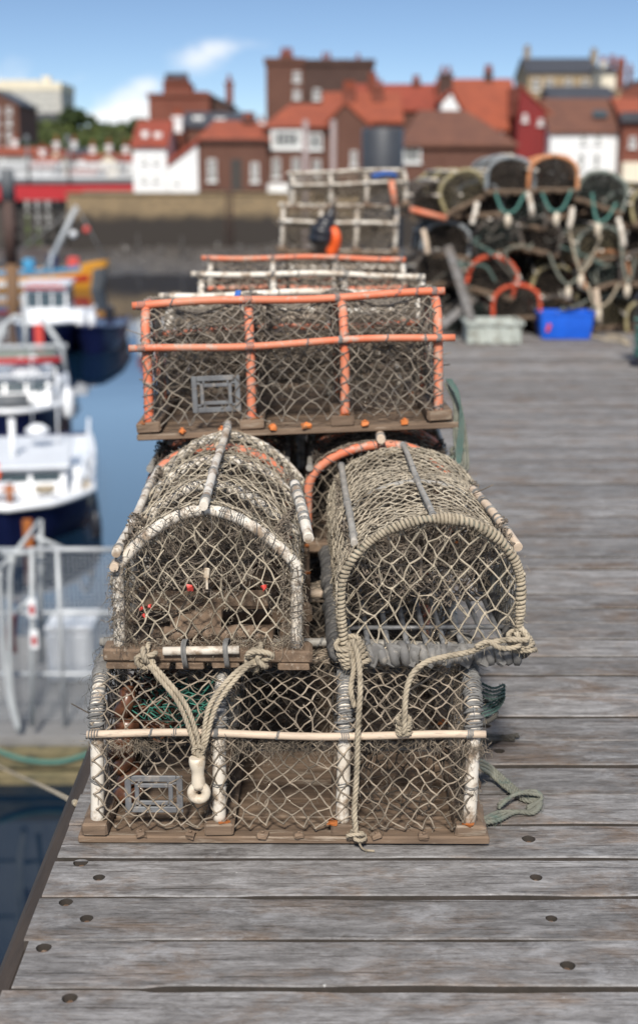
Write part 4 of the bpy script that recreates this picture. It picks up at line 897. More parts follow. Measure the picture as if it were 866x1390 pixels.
# ================================================================== PONTOON, GATE, BOATS
M['alu'] = simple('aluminium', (.46,.48,.50), (.36,.38,.40), 4, .45, .1, metal=.25)
M['alu_pale'] = simple('pale_galvanised', (.44,.46,.47), (.35,.37,.385), 6, .5, .1)
M['pontoon'] = simple('pontoon_deck', (.23,.225,.22), (.16,.155,.15), 4, .8, .3, (1,8,1))
M['algae'] = simple('algae_fender', (.19,.15,.08), (.085,.08,.04), 3, .85, .5, (1,1,4), dirt=(.04,.04,.03), dirt_scale=6)
M['white_paint'] = simple('white_boat_paint', (.78,.79,.80), (.70,.71,.73), 2, .35, .05)
M['grey_paint'] = simple('pale_deck_paint', (.62,.64,.67), (.55,.57,.60), 3, .6, .1)
M['navy'] = simple('navy_hull', (.006,.010,.045), (.010,.014,.06), 2, .3, .05)
M['red_paint'] = simple('red_paint', (.42,.012,.018), (.34,.012,.016), 2, .5, .1)
M['sky_paint'] = simple('light_blue_paint', (.06,.27,.45), (.05,.22,.38), 2, .45, .1)
M['yellow_paint'] = simple('yellow_paint', (.72,.33,.03), (.62,.27,.03), 2, .45, .1)
M['rust_pile'] = simple('tide_stained_pile', (.19,.10,.045), (.11,.065,.035), 2, .75, .3, (3,3,.6))
M['pile_cap'] = simple('grey_pile_sleeve', (.13,.14,.15), (.09,.095,.10), 2, .6, .2)
M['glass'] = glass('dark_window_glass'); M['glass_blue'] = glass('boat_window', (.05,.07,.08))
PZ = -4.03; ph = lambda x, y, z: P(x, y, z=z)
py0 = P(60, 1000, z=PZ)[1]
mb = MB(); mb.box((-6.2+2.1, py0+1.5, PZ-.06), (8.4, 3.0, .12), bev=.01)
root = empty('pontoon', (-4.1, py0+1.5, WZ)); tag(root, 'grey floating pontoon with algae stained fender beams', 'pontoon')
iv = Matrix.Translation((-4.1, py0+1.5, WZ)).inverted(); mb.build('deck', M['pontoon'], root, iv)
mb = MB(); mb.box((-4.1, py0-.05, PZ-.20), (8.4, .12, .22), bev=.02); mb.box((-4.1, py0-.03, PZ-.42), (8.3, .14, .16), bev=.03); mb.build('fender_beam', M['algae'], root, iv)
mb = MB(); mb.box((-4.1, py0+1.5, PZ-.30), (8.2, 2.8, .34), bev=.02); mb.build('float_box', M['pile_timber'], root, iv)
gy = py0+.25
def gp(x, y, d=0): return P(x, y, D=gy+d)
root = empty('mesh_fence', (-3, gy, PZ)); tag(root, 'galvanised fence of fine wire mesh with three rails on the pontoon', 'fence'); iv = mat_of(root).inverted()
for yy in (746, 832, 915):
    mb = MB(); a_, b_ = gp(-40, yy), gp(215, yy); mb.tube([a_, b_], .024, 8); mb.build('rail', M['alu'], root, iv)
for xx in (78, 212):
    mb = MB(); a_ = gp(xx, 744); mb.tube([a_, (a_[0], a_[1], PZ)], .026, 8); mb.build('post', M['alu'], root, iv)
xa, xb = gp(-40, 800)[0], gp(212, 800)[0]; zb_, za_ = PZ+.08, gp(100, 746)[2]
ax = np.arange(xa, xb, .042); az = np.arange(zb_, za_, .042); mb = MB()
mb.edges(np.c_[ax, np.full(len(ax), gy), np.full(len(ax), zb_)], np.c_[ax, np.full(len(ax), gy), np.full(len(ax), za_)], .0026, 0, 4, 0)
mb.edges(np.c_[np.full(len(az), xa), np.full(len(az), gy+.004), az], np.c_[np.full(len(az), xb), np.full(len(az), gy+.004), az], .0026, 0, 4, 0); mb.build('wire_mesh', M['alu'], root, iv)
root = empty('pontoon_gate', V3(gp(30, 990))); tag(root, 'pale galvanised gate frame with curved side tube and small warning plates', 'gate'); iv = mat_of(root).inverted()
for path in ([gp(44, 748, -.25), gp(45, 985, -.25)], [gp(56, 706, .2), gp(56, 900, .2)], [gp(0, 775, -.25), gp(3, 840, -.25), gp(12, 940, -.25), gp(26, 992, -.25)], [gp(18, 756, -.25), gp(14, 800, -.25), gp(16, 930, -.25), gp(27, 992, -.25)]):
    mb = MB(); mb.tube(spline(path, .06) if len(path) > 2 else path, .026, 8); mb.build('post', M['alu_pale'], root, iv)
for path in ([gp(-6, 778, -.25), gp(20, 752, -.25), gp(55, 706, .2)], [gp(48, 728, 0), gp(94, 748, .1)], [gp(3, 752, -.25), gp(46, 750, -.25)], [gp(24, 830, -.25), gp(44, 812, -.25)]):
    mb = MB(); mb.tube(path, .023, 8); mb.build('brace', M['alu_pale'], root, iv)
for (x, y, h, mt) in ((44, 826, .17, 'red_paint'), (47, 868, .17, 'red_paint')):
    mb = MB(); mb.box(gp(x, y, -.30), (.085, .012, .20), bev=.004); pl = mb.build('warning_plate', M['white_paint'], root, iv)
    mb = MB(); mb.box(gp(x, y+2, -.309), (.05, .006, .09), bev=.002); mb.build('red_panel', M[mt], pl)
mb = MB(); mb.tube(spline([gp(17, 836, -.1), gp(15, 862, -.1), gp(17, 885, -.1)], .03), .05, 8); tag(mb.build('red_fender', M['red_paint']), 'small dull red fender hung inside the pontoon gate', 'fender')
root = empty('white_tub', V3(P(95, 930, z=PZ))); tag(root, 'big off white plastic tub behind the mesh fence on the pontoon', 'tub'); c0 = P(95, 930, z=PZ)
mb = MB(); mb.box((0, .35, .30), (.50, .6, .60), bev=.05); mb.build('body', M['grey_paint'], root); mb = MB(); mb.box((0, .35, .63), (.53, .64, .06), bev=.02); mb.build('lid', M['white_paint'], root)
ro = MB(); rope(ro, [P(-40, 1022, z=PZ-.2), P(20, 1050, D=8.0), P(60, 1068, D=5.0), P(104, 1090, D=2.95)], .008, fz=0); tag(ro.build('mooring_line', M['rope']), 'taut pale mooring line running from the pontoon to the pier edge', 'rope')
ro = MB(); rope(ro, [P(-20, 1012, D=py0-.13), P(30, 1030, D=py0-.14), P(80, 1034, D=py0-.14), P(125, 1022, D=py0-.13)], .022, fz=0); tag(ro.build('mooring_line', M['rope_green']), 'teal rope draped along the pontoon fender beam', 'rope')

def hull(mb_h, mb_d, L, B, H, bow=.35, n=26, rails=True, sheer=.22, mi=0):
    """bow towards -Y at y=0, stern at y=L; returns half-breadth / sheer functions"""
    ys = np.linspace(0, L, n); hb = lambda y: B/2*np.clip(y/(L*bow), 0, 1)**.45*(1-.10*np.clip((y-L*.6)/(L*.4), 0, 1)**2)
    sh = lambda y: H+sheer*(1-np.clip(y/(L*.7), 0, 1))**2
    prof = [(0, -.35), (.55, -.30), (.82, -.02), (.95, .5), (1.0, 1.0)]
    v = []
    for y in ys:
        row = []
        for s_ in (-1, 1):
            for (w, h) in (prof if s_ > 0 else prof[::-1]):
                rake = (1-h)*.35*max(0, 1-y/(L*.25)) if h < 1 else 0
                row.append((s_*hb(y)*w, y+rake, h*sh(y) if h > 0 else h))
        v.append(row)
    m = len(v[0]); f = [(i*m+j, i*m+j+1, (i+1)*m+j+1, (i+1)*m+j) for i in range(n-1) for j in range(m-1)]
    mb_h.add(np.array(v).reshape(-1, 3), f, True, mi); mb_h.f.append((np.array([[(n-1)*m+j for j in range(m)]])+mb_h.n-n*m, False, mi))
    dv = [(s_*hb(y)*.97, y, sh(y)-.06) for y in ys for s_ in (-1, 1)]; mb_d.add(dv, [(2*i, 2*i+1, 2*i+3, 2*i+2) for i in range(n-1)], False)
    return hb, sh, ys
def boat(name, label, loc, rz, L, B, H, hm, cabin, cat='boat', deckm='grey_paint', gun='white_paint', sheer=.22, group=None, bow=.35):
    root = empty(name, loc, (0, 0, rz)); tag(root, label, cat, group); h, d = MB(), MB(); hb, sh, ys = hull(h, d, L, B, H, bow=bow, sheer=sheer)
    h.build('hull', M[hm], root); d.build('deck', M[deckm], root)
    mb = MB(); pth = [(-hb(y), y, sh(y)) for y in ys[::-1]] + [(hb(y), y, sh(y)) for y in ys[1:]]; mb.tube(pth, .065, 8); mb.build('gunwale', M[gun], root)
    if cabin:
        y0, y1, w, hh, rk = cabin; zb_ = sh(y0)-.05; mb = MB()
        pr = [(0, y0, zb_), (0, y0+rk, zb_+hh), (0, y1-.1, zb_+hh), (0, y1, zb_)]; mb.prism(pr, (-w/2, 0, 0), (w, 0, 0)); mb.build('wheelhouse', M['white_paint'], root)
        mb = MB(); mb.box((0, (y0+rk+y1)/2-.1, zb_+hh+.04), (w+.16, y1-y0-rk+.3, .07), bev=.025); mb.build('roof', M['grey_paint'], root)
        nrm = np.array([0, -hh, rk])/math.hypot(hh, rk)
        for k in (-1, 0, 1):
            c = np.array([k*w*.31, y0+rk*.62, zb_+hh*.62]) + nrm*.012; mb = MB(); mb.box(c, (w*.27, .02, hh*.42), (-math.atan2(rk, hh), 0, 0), bev=.01); mb.build('window', M['glass_blue'], root)
        for s_ in (-1, 1):
            for k in (.30, .72):
                c = (s_*(w/2+.006), y0+rk+(y1-y0-rk)*k, zb_+hh*.64); mb = MB(); mb.box(c, (.02, (y1-y0-rk)*.32, hh*.40), bev=.008); mb.build('window', M['glass_blue'], root)
    return root, hb, sh
# nearest boat: bow towards the camera, pale foredeck, low white wheelhouse
bp = P(12, 748, z=WZ); r1, hb, sh = boat('motor_boat', 'white decked navy boat nearest the pontoon, bow on, with low white wheelhouse and rails', (bp[0]+.05, bp[1]-.1, WZ), R(9), 7.2, 2.65, .58, 'navy', (1.5, 4.3, 1.75, .40, .30), deckm='white_paint', bow=.20, sheer=.15)
def bpart(root, name, mt, fn): mb = MB(); fn(mb); return mb.build(name, M[mt], root)
for s_ in (-1, 1):
    bpart(r1, 'guard_rail', 'white_paint', lambda mb: mb.tube(spline([(s_*hb(y)*.95, y, sh(y)+h) for y, h in ((.9, .05), (1.2, .42), (2.2, .50), (3.4, .62), (4.6, .75))], .1), .035, 8))
    for y in (1.8, 2.9, 4.0): bpart(r1, 'stanchion', 'white_paint', lambda mb: mb.tube([(s_*hb(y)*.95, y, sh(y)), (s_*hb(y)*.95, y, sh(y)+.46+.07*(y-1))], .022, 6))
bpart(r1, 'mast', 'white_paint', lambda mb: mb.tube([(-.05, 2.4, .9), (-.05, 2.5, 1.75)], .06, 8)); bpart(r1, 'antenna', 'white_paint', lambda mb: mb.tube([(.7, 3.4, .9), (.72, 3.5, 2.5)], .018, 6))
for (x, y, h) in ((-.6, 3.9, 2.4), (.2, 4.1, 1.9)): bpart(r1, 'antenna', 'alu', lambda mb: mb.tube([(x, y, .9), (x+.05, y+.1, h+.9)], .014, 6))
bpart(r1, 'radar', 'white_paint', lambda mb: mb.lathe([(0, 0), (.2, .02), (.22, .1), (.1, .18), (0, .2)], 14, (.35, 3.2, 1.32)))
bpart(r1, 'life_ring', 'orange_tape', lambda mb: mb.tube([(-.45+.2*math.cos(q), 1.62, 1.0+.2*math.sin(q)) for q in np.linspace(0, 2*PI, 20)], .05, 8))
bpart(r1, 'rope_coil', 'rope', lambda mb: [mb.tube([(.55+(.12+.02*k)*math.cos(q), 1.0+(.12+.02*k)*math.sin(q), .76+.02*k) for q in np.linspace(0, 2*PI, 20)], .02, 6) for k in range(4)])
bpart(r1, 'bitt', 'rust', lambda mb: (mb.tube([(.0, .55, .7), (0, .55, 1.0)], .05, 8), mb.tube([(-.14, .55, .92), (.14, .55, .92)], .03, 8)))
bpart(r1, 'hatch', 'white_paint', lambda mb: mb.box((-.25, 1.0, .84), (.55, .5, .12), bev=.03)); bpart(r1, 'rub_strip', 'rust', lambda mb: mb.box((.3, -.02, .3), (.16, .05, .5), bev=.02))
def fender(loc, label, mt='white_paint', s=1.0, cat='fender', group='fenders on the boats'):
    mb = MB(); mb.lathe([(0, -.30*s), (.06*s, -.29*s), (.11*s, -.2*s), (.12*s, 0), (.11*s, .2*s), (.05*s, .28*s), (.03*s, .34*s), (0, .35*s)], 12, tuple(loc)); tag(mb.build('fender', M[mt]), label, cat, group)
fender(P(105, 655, D=bp[1]+2.0), 'fat cream fender inside the rail of the nearest boat, the one nearer the wheelhouse', 'white_paint', .9)
fender(P(118, 668, D=bp[1]+1.5), 'cream fender inside the rail of the nearest boat, the one nearer the bow', 'plastic_cream', .8)
fender(P(131, 715, D=bp[1]+.9), 'black fender hanging over the side of the nearest boat', 'black_plastic', .8)
# second boat with pipe gantry
b2 = P(28, 606, z=WZ); r2, hb, sh = boat('fishing_boat', 'navy boat with a white pipe gantry and red rail, moored behind the nearest boat', (b2[0]-.15, b2[1]-.2, WZ), R(9), 7.5, 2.25, .60, 'navy', (2.1, 4.4, 1.6, .62, .3), deckm='grey_paint', bow=.24)
for s_ in (-1, 1):
    bpart(r2, 'guard_rail', 'alu_pale', lambda mb: mb.tube(spline([(s_*hb(y)*.95, y, sh(y)+h) for y, h in ((.3, .05), (.7, .40), (2.0, .45), (4.6, .45), (6.5, .40))], .1), .028, 8))
    for y in (1.2, 2.4, 3.6, 4.8): bpart(r2, 'stanchion', 'alu_pale', lambda mb: mb.tube([(s_*hb(y)*.95, y, sh(y)), (s_*hb(y)*.95, y, sh(y)+.44)], .02, 6))
bpart(r2, 'winch', 'pile_cap', lambda mb: (mb.cyl((-.45, 1.25, .85), (.35, 1.25, .85), .17, 12), mb.box((-.05, 1.3, .72), (1.0, .3, .16))))
bpart(r2, 'rust_streak', 'rust', lambda mb: mb.box((.5, .16, .32), (.05, .03, .3), bev=.01))
bpart(r2, 'red_rail', 'red_paint', lambda mb: mb.tube([(-1.5, 2.0, 1.66), (1.1, 2.0, 1.68)], .075, 8)); bpart(r2, 'green_net_roll', 'hoop_green', lambda mb: mb.tube([(-.9, 2.5, 1.72), (.95, 2.5, 1.72)], .14, 10))
gx = lambda x, y, d=0: np.array(P(x, y, D=b2[1]+2.6+d))
iv = mat_of(r2).inverted()
for path in ([gx(-12, 470), gx(0, 448), gx(20, 430), gx(32, 430)], [gx(34, 400), gx(36, 490)], [gx(56, 430), gx(84, 470), gx(90, 505)], [gx(-10, 472), gx(92, 470)], [gx(76, 478), gx(72, 520)], [gx(6, 440), gx(-14, 510)]):
    mb = MB(); mb.tube(path, .065, 8); mb.build('gantry_pipe', M['alu_pale'], r2, iv)
for (x, y, s, l) in ((30, 502, 1.0, 'left'), (46, 499, .9, 'right')):
    c = gx(x, y, -.4); mb = MB(); mb.lathe([(0, -.30*s), (.16*s, -.27*s), (.28*s, -.12*s), (.30*s, .03*s), (.22*s, .2*s), (.08*s, .3*s), (0, .33*s)], 14, tuple(c)); tag(mb.build('buoy', M['white_paint']), f'round white buoy slung under the gantry of the second boat, on the {l}', 'buoy', 'buoys on the second boat')
for (x, y, mt, l) in ((8, 592, 'orange_tape', 'orange float ring lying on the bow rail of the second boat'), (34, 590, 'red_tag', 'red float lying on the foredeck of the second boat')):
    c = P(x, y, D=b2[1]+.4); mb = MB(); an = np.linspace(0, 2*PI, 20, endpoint=False); mb.tube(np.stack([c[0]+.16*np.cos(an), c[1]+.05*np.sin(an), c[2]+.16*np.sin(an)], 1), .07, 8, closed=True); tag(mb.build('float_ring', M[mt]), l, 'float')
fender(P(93, 548, D=b2[1]+1.1), 'big white fender standing at the shoulder of the second boat', 'white_paint', 1.2)
# third boat: white wheelhouse, navy hull, and the small launch beside it
b3 = P(66, 492, z=WZ); r3, hb, sh = boat('fishing_boat', 'navy fishing boat with a tall white wheelhouse and red striped roof, third from the pontoon', (b3[0]-.35, b3[1], WZ), R(4), 9, 2.3, .95, 'navy', (2.6, 4.8, 1.45, 1.25, .12), sheer=.3)
bpart(r3, 'roof_stripe', 'red_tag', lambda mb: (mb.box((0, 2.56, 2.20), (1.4, .05, .07)), mb.box((0, 2.54, 2.33), (1.1, .05, .06))))
bpart(r3, 'mast', 'alu', lambda mb: mb.tube([(0, 4.6, 2.4), (0, 4.7, 3.3)], .04, 8)); bpart(r3, 'red_post', 'red_tag', lambda mb: mb.box((.1, -.05, .75), (.3, .1, 1.0), bev=.03)); bpart(r3, 'deck_box', 'white_paint', lambda mb: mb.box((.95, 2.6, 1.2), (.8, .9, .5), bev=.05))
b4 = P(140, 482, z=WZ); r4, hb, sh = boat('launch', 'small dark blue launch with rounded bow lying beside the third boat', (b4[0]-.35, b4[1]-.2, WZ), R(2), 5.5, 1.6, .72, 'navy', None, deckm='navy', gun='navy', sheer=.25)
bpart(r4, 'console', 'white_paint', lambda mb: mb.box((-.35, 1.6, 1.0), (.7, .8, .5), bev=.08)); bpart(r4, 'outboard', 'black_plastic', lambda mb: mb.box((0, 5.45, .8), (.35, .4, .7), bev=.08))
# striped wooden boat, side on
b5 = P(150, 392, z=WZ); L5 = 8.5; root = empty('wooden_boat', (b5[0], b5[1], WZ), (0, 0, R(92))); tag(root, 'blue, yellow and red striped wooden boat lying side on at the tide edge', 'boat'); h, d = MB(), MB(); hb, sh, ys = hull(h, d, L5, 2.6, .95, bow=.4, sheer=.55)
h.build('hull', M['yellow_paint'], root); d.build('deck', M['sky_paint'], root)
for (h0, h1, mt, ya, yb_) in ((.80, 1.02, 'sky_paint', 1.4, L5), (.80, 1.03, 'yellow_paint', .0, 1.4), (.34, .60, 'red_paint', .9, 2.6), (.2, .55, 'white_paint', 3.0, L5), (.0, .8, 'pile_cap', .0, .75)):
    for s_ in (-1, 1):
        mb = MB(); q = np.linspace(ya, yb_, 22); pt = []
        for y in q:
            for hh in (h0, h1):
                w = np.interp(hh, [-.35, -.3, -.02, .5, 1.0], [0, .55, .82, .95, 1.0])
                pt.append((s_*(hb(y)*w+.02), y+(1-min(hh, 1))*.35*max(0, 1-y/(L5*.25))-.01, hh*sh(y)))
        mb.add(pt, [(2*i, 2*i+1, 2*i+3, 2*i+2) for i in range(21)], False); mb.build('painted_strake', M[mt], root)
for (y, x, hgt, mt) in ((3.0, .2, 1.3, 'navy'), (1.9, .1, 1.1, 'red_tag'), (4.2, -.2, 1.0, 'sky_paint')): bpart(root, 'deck_gear', mt, lambda mb: mb.box((x, y, 1.0+hgt*.3), (.5, .6, hgt*.6), bev=.08))
bpart(root, 'mast', 'alu_pale', lambda mb: mb.tube([(0, 3.4, .9), (0, 1.6, 4.3)], .13, 8)); bpart(root, 'stay', 'steel', lambda mb: (mb.tube([(0, 1.6, 4.3), (0, .1, 1.4)], .03, 6), mb.tube([(0, 1.6, 4.3), (0, 6.0, 1.1)], .03, 6)))
for k, (x, y, mt, l) in enumerate(((100, 318, 'white_paint', 'white float high on the mast of the striped boat'), (118, 312, 'red_tag', 'red float below the mast head of the striped boat'))):
    c = P(x, y, D=b5[1]); mb = MB(); mb.lathe([(0, -.2), (.15, -.14), (.2, 0), (.15, .14), (0, .2)], 12, tuple(c)); tag(mb.build('float', M[mt]), l, 'float')
# piles in the harbour
root = empty('mooring_pile', V3(P(20, 428, z=WZ))); tag(root, 'tall brown pile with a grey sleeve at its head, standing among the boats', 'mooring pile'); d0 = root.location.y; zt_ = P(20, 229, D=d0)[2]-WZ
mb = MB(); mb.tube([(0, 0, -1.5), (0, 0, 2.2)], .27, 14); mb.build('lower_shaft', M['rust_pile'], root); mb = MB(); mb.tube([(0, 0, 2.2), (0, 0, zt_-1.3)], .265, 14); mb.build('shaft', M['brown_steel'], root); mb = MB(); mb.tube([(0, 0, zt_-1.3), (0, 0, zt_-.1), (0, 0, zt_)], [.30, .30, .22], 14); mb.build('sleeve', M['pile_cap'], root)
M['pole_pink'] = simple('faded_pile', (.30,.235,.225), (.24,.20,.195), 2, .7, .2)
for (x, l) in ((415, 'left'), (452, 'right')):
    p_ = P(x, 300, D=60); zt_ = P(x, 163, D=60)[2]; mb = MB(); mb.tube([(p_[0], 60, -6), (p_[0], 60, zt_)], .12, 12); tag(mb.build('mooring_pile', M['pole_pink']), f'slim faded pink guide pile, the {l} one of the pair', 'mooring pile', 'pair of slim guide piles')
p_ = P(519, 238, D=60); zt_ = P(519, 174, D=60)[2]; root = empty('steel_dolphin', (p_[0], 60, WZ-.5)); tag(root, 'broad dark grey steel cylinder standing in the harbour in front of the houses', 'dolphin pile')
M['dolphin'] = simple('dolphin_steel', (.05,.054,.063), (.04,.043,.05), 1, .5, .15)
mb = MB(); mb.lathe([(0, 0), (.91, 0), (.91, zt_-WZ+.4), (.86, zt_-WZ+.5), (0, zt_-WZ+.52)], 28); mb.build('shaft', M['dolphin'], root)
mb = MB(); mb.lathe([(.95, 3), (.95, 3.2), (.90, 3.2)], 28); mb.build('band', M['pile_cap'], root)

# ================================================================== BRIDGE
BD = 108
root = empty('swing_bridge', (P(60, 260, D=BD)[0], BD, -2)); tag(root, 'red girder bridge with white lattice railings across the harbour', 'bridge'); iv = mat_of(root).inverted()
def bx(x0, x1, y0, y1, D, dep): a_, b_ = P(x0, y1, D=D), P(x1, y0, D=D); return ((a_[0]+b_[0])/2, D+dep/2, (a_[2]+b_[2])/2), (abs(b_[0]-a_[0]), dep, abs(b_[2]-a_[2]))
mb = MB(); c, s_ = bx(-60, 183, 248, 272, BD, .5); mb.box(c, s_); mb.build('girder', M['red_paint'], root, iv)
mb = MB(); c, s_ = bx(-60, 183, 243, 249, BD-.15, 7); mb.box(c, s_); mb.build('deck', M['pile_cap'], root, iv)
for yy in (222, 241):
    mb = MB(); a_, b_ = P(-60, yy, D=BD-.1), P(183, yy, D=BD-.1); mb.tube([a_, b_], .09, 6); mb.build('hand_rail', M['white_paint'], root, iv)
mb = MB(); xs = np.arange(P(-60, 230, D=BD)[0], P(183, 230, D=BD)[0], .42); z0_, z1_ = P(0, 241, D=BD)[2], P(0, 222, D=BD)[2]
mb.edges(np.c_[xs, np.full(len(xs), BD-.1), np.full(len(xs), z0_)], np.c_[xs+.9, np.full(len(xs), BD-.1), np.full(len(xs), z1_)], .05, 0, 4, 0); mb.edges(np.c_[xs, np.full(len(xs), BD-.05), np.full(len(xs), z1_)], np.c_[xs+.9, np.full(len(xs), BD-.05), np.full(len(xs), z0_)], .05, 0, 4, 0); mb.build('lattice', M['white_paint'], root, iv)
M['stone_dark'] = simple('dark_pier_stone', (.075,.062,.05), (.04,.034,.03), .8, .9, .3)
for (x0, x1) in ((-50, 12), (128, 200)):
    mb = MB(); c, s_ = bx(x0, x1, 273, 345, BD+.6, 6); mb.box(c, s_, bev=.2); mb.build('stone_pier', M['stone_dark'], root, iv)
mb = MB()
for y in (285, 300, 318):
    c, s_ = bx(12, 130, y, y+5, BD+1, .4); mb.box(c, s_)
for x in range(15, 130, 14):
    c, s_ = bx(x, x+4, 273, 348, BD+.8, .4); mb.box(c, s_)
mb.build('timber_fendering', M['pile_timber'], root, iv)
for (x, y, l) in ((95, 222, 'middle'), (40, 226, 'left')):
    a_ = P(x, 248, D=BD-.2); zt_ = P(x, 192, D=BD)[2]; mb = MB(); mb.tube([(a_[0], BD-.2, a_[2]), (a_[0], BD-.2, zt_)], .10, 8); mb.lathe([(0, -.1), (.28, 0), (.2, .4), (0, .5)], 10, (a_[0], BD-.2, zt_)); tag(mb.build('street_lamp', M['pile_cap']), f'dark lamp standard on the bridge railing, {l}', 'street lamp')

# ================================================================== TOWN
def brick(name, c1, c2, mortar, sc=3.2, rough=.9):
    m, nt, b = new_mat(name); tc = nt.nodes.new('ShaderNodeTexCoord'); sep = nt.nodes.new('ShaderNodeSeparateXYZ'); nt.links.new(tc.outputs['Object'], sep.inputs[0])
    cb = nt.nodes.new('ShaderNodeCombineXYZ'); nt.links.new(math_(nt, 'ADD', sep.outputs[0], sep.outputs[1]), cb.inputs[0]); nt.links.new(sep.outputs[2], cb.inputs[1])
    t = nt.nodes.new('ShaderNodeTexBrick'); nt.links.new(cb.outputs[0], t.inputs['Vector']); t.inputs['Scale'].default_value = sc; t.inputs['Mortar Size'].default_value = .02
    for k, c in (('Color1', c1), ('Color2', c2), ('Mortar', mortar)): t.inputs[k].default_value = (*c, 1)
    n = noise(nt, coords(nt, (1,1,1)), .7, 5, .6); col = mix(nt, ramp(nt, n, [(.35, (0,0,0)), (.7, (.6,.6,.6))]), t.outputs[0], tuple(x*.6 for x in c1)); nt.links.new(col, b.inputs['Base Color']); b.inputs['Roughness'].default_value = rough; return m
def tiles(name, c1, c2, rough=.85):
    m, nt, b = new_mat(name); v = coords(nt, (1,1,1)); w = nt.nodes.new('ShaderNodeTexWave'); w.inputs['Scale'].default_value = 1.6; w.bands_direction = 'X'; nt.links.new(v, w.inputs['Vector'])
    n = noise(nt, v, .9, 6, .65); n2 = noise(nt, v, 5, 4, .6); col = mix(nt, ramp(nt, n, [(.35, (0,0,0)), (.65, (1,1,1))]), c1, c2); col = mix(nt, ramp(nt, n2, [(.55, (0,0,0)), (.75, (.7,.7,.7))]), col, tuple(x*.55 for x in c2)); nt.links.new(col, b.inputs['Base Color']); b.inputs['Roughness'].default_value = rough
    bump(nt, b, w.outputs['Fac'], .5, .05); return m
M['brick_red'] = brick('red_brick', (.20,.052,.030), (.155,.044,.027), (.14,.085,.06)); M['brick_brown'] = brick('brown_brick', (.135,.055,.036), (.105,.043,.03), (.11,.07,.05))
M['brick_dark'] = brick('dark_and_shaded_brick', (.070,.034,.025), (.056,.028,.022), (.085,.06,.05)); M['sandstone'] = brick('sandstone', (.36,.27,.16), (.28,.21,.13), (.2,.16,.11), 1.2)  # the dark brick also stands in for shaded faces
M['render_white'] = simple('white_render', (.74,.74,.73), (.66,.66,.66), .6, .8, .1); M['render_cream'] = simple('cream_render', (.70,.63,.50), (.60,.54,.42), .6, .8, .1); M['render_grey'] = simple('pale_grey_render', (.33,.33,.32), (.27,.27,.265), .5, .8, .1)
M['hotel_wall'] = simple('hotel_render', (.46,.44,.40), (.38,.365,.34), .5, .8, .1)
M['render_red'] = simple('dark_red_render', (.20,.015,.014), (.16,.013,.013), .8, .8, .1)
M['tile_orange'] = tiles('orange_pantiles', (.30,.072,.033), (.22,.054,.028)); M['tile_red'] = tiles('red_pantiles', (.28,.055,.028), (.20,.042,.025)); M['tile_brown'] = tiles('brown_pantiles', (.155,.065,.040), (.11,.048,.033)); M['slate'] = tiles('blue_slate', (.055,.058,.068), (.038,.04,.05), .6)
M['frame_white'] = simple('window_frame_white', (.74,.74,.72), (.66,.66,.64), 3, .6, .05)

